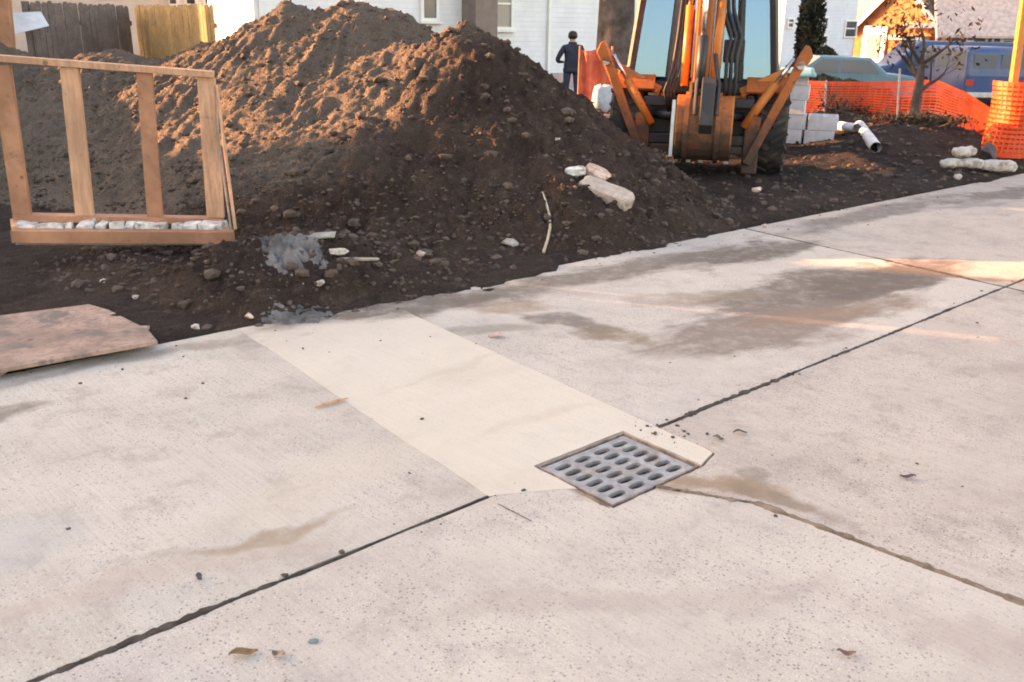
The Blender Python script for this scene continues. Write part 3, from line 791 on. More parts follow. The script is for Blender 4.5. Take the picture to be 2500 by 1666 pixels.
# pale rubble lying in the tray of the frame
i = 0
for px, w in ((62, .10), (100, .05), (130, .10), (160, .04), (200, .09), (235, .045), (270, .085), (300, .05), (335, .10), (365, .07), (412, .07), (440, .11), (480, .10), (508, .06)):
    c = F(px, 520, BACK * .5)
    o = hull('rubble_chunk', (w * random.uniform(.5, .78), .05 + .02 * random.random(), .028 + .014 * random.random()), 300 + i, M['limestone'], boxy=1)
    o.location = (c.x, c.y, c.z - .01); o.rotation_euler = (random.uniform(-.2, .2), random.uniform(-.15, .15), random.uniform(-.3, .3))
    tag(o, '%s whitish chunk of rubble, counted from the left, in the tray of the timber frame' % ('first second third fourth fifth sixth seventh eighth ninth tenth eleventh twelfth thirteenth fourteenth'.split()[i]), 'rubble', 'rubble chunks in the timber frame tray'); i += 1

# ------------------------------------------------------------------ board, rubble and litter in front of the pile
pb_ = MB(); n = 0
poly = [gz(-80, 862, .06), gz(362, 783, .06), gz(340, 757, .06), gz(250, 712, .06), gz(205, 699, .06), gz(-80, 735, .06)]
pb_.v = [(p.x, p.y, p.z + .0) for p in poly] + [(p.x, p.y, p.z - .022) for p in poly]
pb_.f = [tuple(range(6)), tuple(range(11, 5, -1))] + [(i, i + 6, (i + 1) % 6 + 6, (i + 1) % 6) for i in range(6)]
ob = pb_.build('plywood_board', M['plywood'], bevel=.003)
tag(ob, 'weathered reddish plywood board lying along the pavement edge', 'board')
for px, py in ((20, 830), (300, 776)):
    g = gz(px, py, .02); sb_ = MB(); sb_.box((g.x, g.y, .02), (.09, .30, .034)); sb_.build('batten', M['lumber3'], ob)

def rock(name, label, cat, px, py, size, mat, rot=0, seed=0, lift=0.0, tilt=(0, 0), sub=True, group=None, z=None):
    g = gz(px, py, 0); 
    # walk along the ray until it meets the soil
    d = ray(px, py).normalized(); p = Vector((0, 0, CAM_H)); tt = 2.0
    while tt < 30:
        q = p + d * tt
        if q.z < top_z(q.x, q.y): break
        tt += 0.02
    o = hull(name, size, seed, mat)
    o.location = (q.x, q.y, q.z + lift); o.rotation_euler = (tilt[0], tilt[1], rot)
    return tag(o, label, cat, group)
def block(name, label, cat, px, py, size, mat, rot=0, tilt=(0, 0), lift=0.0, seed=1, rough=.18):
    o = rock(name, label, cat, px, py, (.05, .05, .05), mat, rot, 0, lift, tilt)
    bm = bmesh.new(); bmesh.ops.create_cube(bm, size=1.0)
    bmesh.ops.subdivide_edges(bm, edges=bm.edges, cuts=3, use_grid_fill=True)
    rg = random.Random(seed)
    for v in bm.verts:
        k = Vector((rg.uniform(-1, 1), rg.uniform(-1, 1), rg.uniform(-1, 1))) * rough * .35
        edge = sum(1 for c in v.co if abs(c) > .49)
        v.co *= (1 - .06 * (edge - 1) * (1 + rough)) if edge > 1 else 1
        v.co += k * .5
        v.co = Vector((v.co.x * size[0], v.co.y * size[1], v.co.z * size[2]))
    bm.to_mesh(o.data); bm.free()
    return o
M['chunk'] = speck('tan_concrete_chunk', (0.42, 0.34, 0.29), 0.25, 0.9, 9, 0.6, 0.006, dirt=(0.2, 0.16, 0.13))
M['oldbrick'] = speck('broken_brick', (0.52, 0.35, 0.28), 0.35, 0.9, 12, 0.6, 0.006, dirt=(0.55, 0.52, 0.5), dirt_amt=.7)
M['stone'] = speck('grey_stone', (0.30, 0.27, 0.25), 0.3, 0.9, 10, 0.5, 0.005)
M['palestone'] = speck('pale_stone', (0.46, 0.40, 0.345), 0.3, 0.85, 30, 0.5, 0.004, dirt=(.16, .12, .095), dirt_amt=.8)
M['darkstone'] = speck('dark_stone', (0.07, 0.06, 0.065), 0.3, 0.7, 10, 0.4, 0.004)
block('concrete_chunk', 'long tan slab of broken concrete half buried in the pile', 'rubble', 1392, 455, (.44, .17, .13), M['chunk'], R(-28), (R(20), R(16)), .03, 4)
block('brick_rubble', 'broken brick lump with pale mortar above the concrete slab chunk', 'rubble', 1372, 408, (.20, .12, .09), M['oldbrick'], R(-30), (R(10), R(22)), .03, 5, .4)
block('mortar_lump', 'whitish mortar lump left of the broken brick on the pile', 'rubble', 1322, 400, (.16, .10, .07), M['limestone'], R(10), (0, R(-8)), .02, 6, .4)
def heap(name, label, cat, px, py, rx, ry, hgt, rot, mat, seed):
    g = gz(px, py, .12); xs_, ys_ = np.meshgrid(np.linspace(-1, 1, 70), np.linspace(-1, 1, 70))
    c_, s_ = math.cos(rot), math.sin(rot)
    wx = g.x + xs_ * rx * c_ - ys_ * ry * s_; wy = g.y + xs_ * rx * s_ + ys_ * ry * c_
    rr = np.sqrt(xs_ ** 2 + ys_ ** 2) + .45 * fbm(xs_ * 2 + seed, ys_ * 2, 4, seed)
    base_ = np.maximum(pile_z(wx, wy), np.where(dedge(wx, wy) < 0, 0.0, yard_z(wx, wy)))
    hh = hgt * (1 - smooth(0.0, 0.95, rr)) - .012 + (.03 * fbm(xs_ * 5, ys_ * 5, 4, seed + 1) + .016 * fbm(xs_ * 14, ys_ * 14, 3, seed + 2)) * smooth(1.1, .5, rr)
    zz_ = base_ + hh
    return tag(grid_mesh(name, wx, wy, zz_, mat, keep=(rr < 1.15)), label, cat)
heap('mortar_heap', 'heap of light grey mortar spilled on the dirt near the pavement', 'mortar heap', 655, 625, .40, .24, .06, R(-55), M['ash'], 31)
heap('mortar_heap', 'smaller patch of pale grey mortar right beside the pavement edge', 'mortar heap', 690, 685, .26, .16, .035, R(20), M['ash'], 52)
rock('white_stone', 'small bright white stone beside the grey mortar', 'stone', 735, 655, (.035, .03, .025), M['palestone'], 0, 33, .015)
rock('flat_stone', 'flat beige stone on the dirt right of the grey mortar heap', 'stone', 778, 583, (.075, .04, .025), M['palestone'], .1, 34, .012)
block('wood_scrap', 'short grey slat lying at the foot of the heap', 'wood scrap', 815, 601, (.30, .035, .015), M['lumber3'], R(3), (0, 0), .015, 8, .06)
rock('tan_stone', 'elongated grey stone above the mortar heap', 'stone', 745, 545, (.12, .035, .03), M['stone'], R(25), 35, .01)
rock('stone', 'grey stone at the foot of the heap left of the bent root', 'stone', 1172, 563, (.07, .05, .045), M['stone'], 0, 36, .015)
rock('stone', 'pinkish stone where the heap meets the pavement, left of centre', 'stone', 970, 590, (.045, .04, .04), M['oldbrick'], 0, 37, .012)
rock('stone', 'small pale stone among the dirt under the timber frame', 'stone', 237, 650, (.025, .02, .02), M['palestone'], 0, 38, .012)
rock('stone', 'pale pebble in the dirt mound right of the plywood board', 'stone', 312, 688, (.025, .02, .018), M['palestone'], 0, 39, .012)
rock('stone', 'pale pink stone at the pavement edge below the dirt mound', 'stone', 450, 757, (.028, .025, .02), M['palestone'], 0, 40, .012)
rock('stone', 'brownish broken stone at the pavement edge right of the pale pink stone', 'stone', 575, 730, (.03, .025, .02), M['oldbrick'], 0, 41, .012)
rock('stone', 'tiny white stone high on the shaded right face of the heap', 'stone', 1280, 324, (.03, .02, .025), M['palestone'], 0, 42, .012)
rock('stone', 'reddish stone on the bare ground right of the heap', 'stone', 1738, 440, (.06, .05, .04), M['oldbrick'], 0, 43, .02)
rock('stone', 'small pale stone on the bare ground near the pavement joint', 'stone', 1757, 551 - 28, (.035, .03, .025), M['palestone'], 0, 44, .012)
# bent root hanging out of the heap
pts = []
for px, py in ((1247, 442), (1255, 465), (1263, 495), (1264, 525), (1258, 552), (1249, 580)):
    d = ray(px, py).normalized(); tt = 3.0
    while tt < 20:
        q = Vector((0, 0, CAM_H)) + d * tt
        if q.z < top_z(q.x, q.y) + .02: break
        tt += .02
    pts.append(q)
M['root'] = speck('pale_root', (0.40, 0.33, 0.26), 0.2, 0.8, 20, 0.3, 0.003)
m_ = MB(); m_.tube(pts, [.006, .008, .010, .011, .010, .012], 7); tag(m_.build('root', M['root'], smooth_=True), 'pale bent root hanging down the foot of the heap', 'root')
# litter on the concrete
M['stick'] = wood('orange_stick', (0.50, 0.27, 0.17))
a, b_ = gz(724, 936, .008), gz(800, 915, .008)
m_ = MB(); m_.tube([a, a.lerp(b_, .3) + Vector((0, 0, .003)), a.lerp(b_, .7) + Vector((0, 0, .002)), b_], [.003, .0075, .007, .002], 7)
tag(m_.build('stick', M['stick'], smooth_=True), 'short orange brown stick lying beside the pale concrete strip', 'stick')
a, b_ = gz(1145, 1158, .003), gz(1222, 1198, .003)
m_ = MB(); m_.tube([a, a.lerp(b_, .5), b_], [.0012, .0016, .0012], 5); tag(m_.build('twig', M['darkstone']), 'thin dark twig on the concrete below the pale strip', 'twig')
def leaf(px, py, L, W, rot, col, label):
    g = gz(px, py, 0); key = 'leaf' + str(px)
    b = MB(); N = 8; vs_ = []
    for i in range(N + 1):
        u = i / N; w = W * math.sin(math.pi * u) ** .7 * (1 if i not in (0, N) else 0) + .0005
        z = .004 + .010 * math.sin(u * 3.0 + px) ** 2
        vs_ += [(u * L - L / 2, -w, z + .004), (u * L - L / 2, 0, z), (u * L - L / 2, w, z + .005)]
    fs = [q for i in range(N) for q in ((i * 3, i * 3 + 1, i * 3 + 4, i * 3 + 3), (i * 3 + 1, i * 3 + 2, i * 3 + 5, i * 3 + 4))]
    b.add(vs_, fs); o = b.build('leaf', speck(key, col, .3, .7, 40, .3, .002), smooth_=True)
    o.location = (g.x, g.y, 0.001); o.rotation_euler = (0, 0, rot)
    return tag(o, label, 'leaf')
leaf(560, 1507, .075, .014, R(18), (.20, .12, .05), 'curled brown leaf on the concrete at the bottom left')
leaf(640, 1510, .04, .012, R(-20), (.26, .17, .12), 'small tan leaf scrap right of the curled brown leaf')
leaf(2085, 1101, .06, .011, R(-6), (.10, .05, .06), 'dark leaf on the slab right of the drain')
leaf(1943, 1578 - 70, .05, .010, R(-10), (.22, .11, .09), 'reddish leaf near the lower right of the pavement')
leaf(1700, 998, .06, .010, R(4), (.08, .06, .05), 'dark leaf scrap right of the drain joint')
leaf(1140, 775, .085, .02, R(10), (.50, .32, .27), 'pinkish torn leaf beside the upper right of the pale strip')
leaf(1650, 1012, .045, .014, R(-25), (.13, .10, .07), 'dark brown leaf scrap touching the rim right of the drain')
g = gz(458, 1331); m_ = MB(); lump(m_, (0, 0, 0), (.011, .009, .017), 0, 3, 1.0); o = m_.build('pebble', M['darkstone'], bevel=.002); o.location = (g.x, g.y, .011)
tag(o, 'dark upright pebble on the concrete at the left', 'pebble')
M['bluechip'] = speck('blue_green_stone', (.13, .18, .20), .2, .6, 20, .3, .002)
g = gz(720, 1476); m_ = MB(); lump(m_, (0, 0, 0), (.018, .012, .006), .2, 4, 1.0); o = m_.build('pebble', M['bluechip'], bevel=.002); o.location = (g.x, g.y, .004)
tag(o, 'flat blue green pebble at the bottom of the pavement', 'pebble')
# ------------------------------------------------------------------ backhoe
def paint(name, col, rough=.45, dirt=(.10, .075, .06), amt=.7, sc=4.0):
    return speck(name, col, .12, rough, sc, .15, .003, 0, .4, dirt, amt)
M['orange'] = paint('orange_paint', (.62, .20, .045))
def muddy(name, col, mud, z0, z1, rough=.6):
    """machine paint caked with splashed mud on its lower parts"""
    t = NT(name); sep = t.n.new('ShaderNodeSeparateXYZ'); t.l.new(t.pos, sep.inputs[0])
    n = t.noise(7, 6, .7); lvl = t.math('ADD', sep.outputs['Z'], t.math('MULTIPLY', t.math('SUBTRACT', n, .5), 1.1))
    c = t.mix(t.ramp(t.noise(4, 5, .6), .3, .7), tuple(x * .75 for x in col), col)
    c = t.mix(t.ramp(t.noise(23, 5, .7), .56, .68), c, (.07, .04, .03))
    c = t.mix(t.ramp(lvl, z0, z1, .95, .08), c, mud)
    return t.done(c, rough, t.bump(n, .5, .012), 0, .3)
M['orange2'] = muddy('muddy_orange_paint', (.46, .125, .032), (.055, .040, .033), .35, .95)
M['orange3'] = muddy('splashed_orange_paint', (.58, .18, .04), (.07, .05, .04), .3, .62)
M['black'] = paint('black_frame_paint', (.022, .024, .03), .5, (.08, .07, .06), .5)
M['rubber'] = speck('tyre_rubber', (.022, .021, .022), .3, .85, 8, .3, .004, dirt=(.09, .07, .055), dirt_amt=.6)
M['steel'] = speck('bare_steel', (.42, .42, .43), .2, .38, 8, .2, .002, metal=.7)
M['chrome'] = speck('cylinder_rod', (.60, .60, .60), .05, .2, 8, .05, .001, metal=.9)
M['hose'] = speck('hose_rubber', (.03, .03, .03), .2, .6, 9, .1, .002)
t = NT('cab_glass')
gl_ = t.n.new('ShaderNodeBsdfGlossy'); gl_.inputs['Color'].default_value = (.34, .60, .84, 1); gl_.inputs['Roughness'].default_value = .07
tr_ = t.n.new('ShaderNodeBsdfTransparent'); tr_.inputs['Color'].default_value = (.15, .33, .48, 1)
mx_ = t.n.new('ShaderNodeMixShader'); mx_.inputs[0].default_value = .32
t.l.new(tr_.outputs[0], mx_.inputs[1]); t.l.new(gl_.outputs[0], mx_.inputs[2]); t.l.new(mx_.outputs[0], t.out.inputs['Surface'])
M['cabglass'] = t.m
M['interior'] = speck('cab_interior', (.05, .05, .055), .2, .7, 5, .1, .002)
M['lamp'] = speck('lamp_lens', (.75, .72, .62), .05, .2, 5, .02, .001)

def tyre(parent, x, y, r_, w, lugs=True):
    b = MB(); hw_ = w / 2
    prof = [(r_ * .56, -hw_ * .85), (r_ * .72, -hw_), (r_ * .92, -hw_ * .97), (r_ * .985, -hw_ * .8), (r_, -hw_ * .3), (r_, hw_ * .3), (r_ * .985, hw_ * .8), (r_ * .92, hw_ * .97), (r_ * .72, hw_), (r_ * .56, hw_ * .85)]
    b.lathe(prof, 36, axis=0)
    if lugs:
        for k in range(20):
            for sg in (-1, 1):
                a = 2 * math.pi * (k + (.5 if sg > 0 else 0)) / 20
                p0 = Vector((0.01 * sg, math.cos(a + .10) * r_ * 1.0, math.sin(a + .10) * r_ * 1.0))
                p1 = Vector((hw_ * .96 * sg, math.cos(a - .10) * r_ * .985, math.sin(a - .10) * r_ * .985))
                b.beam(p0, p1, .045, .06, up=(0, math.cos(a), math.sin(a)))
    o = b.build('tyre', M['rubber'], parent); o.location = (x, y, r_ * .985)
    h = MB(); h.lathe([(r_ * .57, -hw_ * .6), (r_ * .50, -hw_ * .35), (r_ * .22, -hw_ * .15), (r_ * .22, hw_ * .15), (r_ * .50, hw_ * .35), (r_ * .57, hw_ * .6)], 24, axis=0)
    h.build('rim', M['orange2'], o)
    return o
bh = tag(empty('backhoe', (2.12, 10.98, float(yard_z(np.array([2.1]), np.array([11.]))[0])), R(-12)),
         'orange backhoe loader seen from behind with raised boom, folded stabilisers and blue cab glass', 'backhoe')
for x in (-.80, .80): tyre(bh, x, 0, .55, .36)
for x in (-.70, .70): tyre(bh, x, 2.05, .38, .26, False)
b = MB(); b.box((0, .9, .72), (.62, 2.7, .24)); b.build('chassis', M['black'], bh, bevel=.02)
b = MB(); b.tube([(-.70, 0, .52), (.70, 0, .52)], .11, 12); b.build('rear_axle', M['black'], bh)
b = MB(); b.prism([(1.05, .78), (2.55, .72), (2.6, 1.12), (2.45, 1.28), (1.05, 1.36)], 0, -.36, .36); b.build('hood', M['orange'], bh, bevel=.03)
# rear frame with sliding rails and stabiliser housings
b = MB(); b.box((0, -.46, .40), (1.34, .16, .11)); b.build('rear_rail', M['black'], bh, bevel=.012)
b = MB(); b.box((0, -.46, .80), (1.20, .14, .10)); b.build('rear_rail', M['black'], bh, bevel=.012)
b = MB(); b.box((0, -.36, .60), (1.1, .06, .4)); b.build('rear_plate', M['black'], bh, bevel=.01)
for sx in (-1, 1):
    b = MB(); b.box((sx * .60, -.47, .36), (.17, .22, .62)); b.build('stabiliser_housing', M['orange2'], bh, bevel=.015)
    leg = MB(); leg.beam((sx * .56, -.60, .16), (sx * 1.03, -.52, 1.22), .095, .10, up=(0, 1, 0)); lo_ = leg.build('stabiliser_leg', M['orange2'], bh, bevel=.015)
    c = MB(); c.tube([(sx * .50, -.56, .55), (sx * .80, -.50, 1.02)], .05, 10); co_ = c.build('stabiliser_cylinder', M['orange3'], bh, smooth_=True)
    c = MB(); c.tube([(sx * .80, -.50, 1.02), (sx * .97, -.48, 1.28)], .026, 8); c.build('rod', M['chrome'], co_, smooth_=True)
    f = MB(); f.prism([(-.12, -.04), (.12, -.04), (.12, .0), (.05, .08), (-.05, .08), (-.12, .0)], 1, -.10, .10)
    fo = f.build('stabiliser_foot', M['orange2'], bh, bevel=.01); fo.location = (sx * 1.05, -.52, 1.30); fo.rotation_euler = (0, R(sx * 118), 0)
    e_ = MB(); e_.tube([(sx * 1.03, -.62, 1.22), (sx * 1.03, -.42, 1.22)], .045, 10); e_.build('pivot_pin', M['steel'], bh)
    # mudguards over the rear tyres
    prof = [(.62 * math.cos(a), .53 + .62 * math.sin(a)) for a in [R(k) for k in range(140, 30, -10)]]
    prof2 = [(.585 * math.cos(a), .53 + .585 * math.sin(a)) for a in [R(k) for k in range(40, 150, 10)]]
    m_ = MB(); m_.prism(prof + prof2, 0, min(sx * .5, sx * .93), max(sx * .5, sx * .93)); m_.build('mudguard', M['orange2'], bh)
b = MB(); b.box((0, -.52, .30), (1.0, .10, .08)); b.build('lower_crossbar', M['orange2'], bh, bevel=.012)
# swing post
b = MB(); b.box((.02, -.60, .62), (.30, .20, .62)); b.build('swing_post', M['black'], bh, bevel=.02)
for sx in (-1, 1):
    c = MB(); c.tube([(sx * .48, -.44, .66), (sx * .17, -.62, .66)], .05, 10); c.build('swing_cylinder', M['black'], bh, smooth_=True)
# boom: two box sections standing upright, leaning slightly away over the cab
b = MB(); b.prism([(-.70, .72), (-.48, .72), (-.30, 2.1), (-.22, 3.0), (-.42, 3.05), (-.56, 2.2)], 0, -.10, .09); b.build('boom', M['orange3'], bh, bevel=.015)
b = MB(); b.prism([(-.92, .95), (-.76, .95), (-.58, 2.2), (-.46, 3.05), (-.60, 3.1), (-.78, 2.2)], 0, -.07, .075); b.build('dipper', M['orange2'], bh, bevel=.012)
b = MB(); b.tube([(.15, -.68, 1.0), (.16, -.52, 1.9)], .052, 10); c = b.build('boom_cylinder', M['orange'], bh, smooth_=True)
b = MB(); b.tube([(.16, -.52, 1.9), (.17, -.40, 2.8)], .028, 8); b.build('rod', M['chrome'], c, smooth_=True)
b = MB(); b.tube([(-.17, -.68, .98), (-.17, -.52, 1.8)], .045, 10); c = b.build('boom_cylinder', M['orange'], bh, smooth_=True)
b = MB(); b.tube([(-.17, -.52, 1.8), (-.17, -.42, 2.8)], .026, 8); b.build('rod', M['chrome'], c, smooth_=True)
b = MB(); b.tube([(.0, -.98, .98), (.0, -.90, 1.5)], .05, 10); c = b.build('bucket_cylinder', M['black'], bh, smooth_=True)
b = MB(); b.tube([(.0, -.90, 1.5), (.0, -.80, 2.1)], .028, 8); b.build('rod', M['chrome'], c, smooth_=True)
for k, x in enumerate((.24, .29, .345)):
    h = MB(); h.tube([(x, -.60, .78), (x + .03, -.74, .98), (x + .02, -.66, 1.3), (x + .05, -.60, 1.5), (x - .05, -.50, 1.75), (x - .12, -.42, 2.3)], .019, 8); h.build('hose', M['hose'], bh, smooth_=True)
b = MB(); b.box((.33, -.45, 1.35), (.22, .2, .22)); b.build('valve_block', M['black'], bh, bevel=.01)
# bucket curled under the boom: convex shell facing the camera, side plates, cutters and teeth
bk = MB(); prof = []; N = 12
for k in range(N + 1):
    a = R(-100 + 190 * k / N); prof.append((-.86 - .26 * math.cos(a), .56 + .34 * math.sin(a)))
prof_in = [(p[0] + .03 * (1 if True else 0) * math.cos(R(-100 + 190 * i / N)), p[1] - .03 * math.sin(R(-100 + 190 * i / N))) for i, p in enumerate(prof)]
bk.prism(prof + prof_in[::-1], 0, -.20, .36); bko = bk.build('bucket', M['orange2'], bh)
for x0 in (-.215, .36):
    s_ = MB(); s_.prism(prof + [(-.62, .62), (-.62, .4)], 0, x0, x0 + .018); s_.build('side_plate', M['orange3'], bko)
for x0 in (-.13, .20):
    rb_ = MB(); rb_.prism([(p[0] * 1.0 - .03 * math.cos(R(-100 + 190 * i / N)), p[1] + .03 * math.sin(R(-100 + 190 * i / N))) for i, p in enumerate(prof)] + prof[::-1], 0, x0, x0 + .05); rb_.build('rib', M['orange2'], bko)
s_ = MB(); s_.prism([(-1.16, .28), (-1.10, .26), (-1.02, .80), (-1.08, .86), (-1.13, .5)], 0, -.26, -.225); s_.build('side_cutter', M['steel'], bko)
for k in range(5):
    x = -.22 + .135 * k
    s_ = MB(); s_.prism([(-.86, .19), (-.76, .185), (-.70, .22), (-.76, .25), (-.86, .235)], 0, x, x + .05); s_.build('tooth', M['steel'], bko)
for x0 in (-.10, .14):
    s_ = MB(); s_.prism([(-1.0, .84), (-.80, .84), (-.80, 1.02), (-.94, 1.04)], 0, x0, x0 + .03); s_.build('bucket_ear', M['orange'], bko)
b = MB(); b.prism([(-1.19, .62), (-1.10, .50), (-.98, .98), (-1.02, 1.10), (-1.12, 1.04)], 0, .03, .17); b.build('bucket_link', M['black'], bh, bevel=.01)
for x in (-.02, .20):
    b = MB(); b.tube([(x, -1.13, .72), (x, -1.02, 1.02), (x * .6 + .02, -.86, 1.32)], .022, 8); b.build('link_arm', M['black'], bh)
for k in range(4):
    h = MB(); x = -.22 - .035 * k; h.tube([(x, -.56, .70), (x - .05, -.70, .92), (x + .02, -.64, 1.15), (x + .05, -.58, 1.5), (x + .08, -.45, 2.1)], .014, 7); h.build('hose', M['hose'], bh, smooth_=True)
# cab: tapered, glass all round
zc0, zc1 = 1.02, 2.62
def cabpt(x, y, t): return Vector((x * (1 - .22 * t), -.30 + .10 * t if y < 0 else 1.05 - .06 * t, zc0 + (zc1 - zc0) * t))
W_ = .80
corners = [(-W_, -1), (W_, -1), (W_, 1), (-W_, 1)]
for cx, cy in corners:
    p = MB(); p.beam(cabpt(cx, cy, 0), cabpt(cx, cy, 1), .075, .075); p.build('cab_pillar', M['black'], bh, bevel=.01)
for cx in (-.34, .42):
    p = MB(); p.beam(cabpt(cx, -1, 0), cabpt(cx, -1, 1), .07 if cx > 0 else .13, .06); p.build('cab_pillar', M['black'], bh, bevel=.01)
def pane(a0, a1, name='cab_window', inset_=.04):
    p = MB(); q = [cabpt(a0[0], a0[1], .02), cabpt(a1[0], a1[1], .02), cabpt(a1[0], a1[1], .97), cabpt(a0[0], a0[1], .97)]
    nn = (q[1] - q[0]).cross(q[3] - q[0]).normalized() * .004
    p.v = [tuple(v + nn) for v in q] + [tuple(v - nn) for v in q]
    p.f = [(0, 1, 2, 3), (7, 6, 5, 4), (0, 4, 5, 1), (1, 5, 6, 2), (2, 6, 7, 3), (3, 7, 4, 0)]
    p.build(name, M['cabglass'], bh)
pane((-W_ + .035, -1), (-.40, -1)); pane((-.28, -1), (.385, -1)); pane((.455, -1), (W_ - .035, -1))
pane((-W_, -1), (-W_, 1)); pane((W_, -1), (W_, 1)); pane((-W_ + .03, 1), (W_ - .03, 1))
p = MB(); q = [cabpt(-W_, -1, 1), cabpt(W_, -1, 1), cabpt(W_, 1, 1), cabpt(-W_, 1, 1)]
p.box((0, .42, zc1 + .07), (1.36, 1.36, .12)); p.build('cab_roof', M['black'], bh, bevel=.04)
p = MB(); p.box((0, .38, .94), (1.52, 1.34, .14)); p.build('cab_floor', M['black'], bh, bevel=.02)
p = MB(); p.prism([(.10, 1.02), (.55, 1.02), (.58, 1.32), (.22, 1.36), (.14, 1.95), (.02, 1.95), (.06, 1.2)], 0, -.26, .26); p.build('seat', M['interior'], bh, bevel=.03)
p = MB(); p.box((.1, .85, 1.3), (.5, .2, .5)); p.build('dashboard', M['interior'], bh, bevel=.03)
for sx in (-1, 1):
    p = MB(); p.beam((sx * .44, -.33, .90), (sx * .90, -.33, 1.13), .05, .10, up=(0, 0, 1)); p.build('side_panel', M['orange'], bh, bevel=.015)
    l_ = MB(); l_.lathe([(.0, -.03), (.06, -.03), (.065, .02), (.03, .05)], 14, axis=1); lo_ = l_.build('work_lamp', M['lamp'], bh); lo_.location = (sx * .52, -.28, 2.70)
    a = MB(); a.beam((sx * .52, 1.2, 1.05), (sx * .52, 2.9, .75), .09, .16); a.build('loader_arm', M['orange'], bh, bevel=.01)
p = MB(); p.prism([(2.75, .22), (3.45, .18), (3.5, .24), (3.05, .35), (2.95, .8), (2.85, .85)], 0, -.95, .95); p.build('loader_bucket', M['orange2'], bh)
p = MB(); p.tube([(.22, 1.9, 1.2), (.22, 1.9, 2.0), (.22, 1.95, 2.08)], .04, 10); p.build('exhaust_pipe', M['black'], bh)

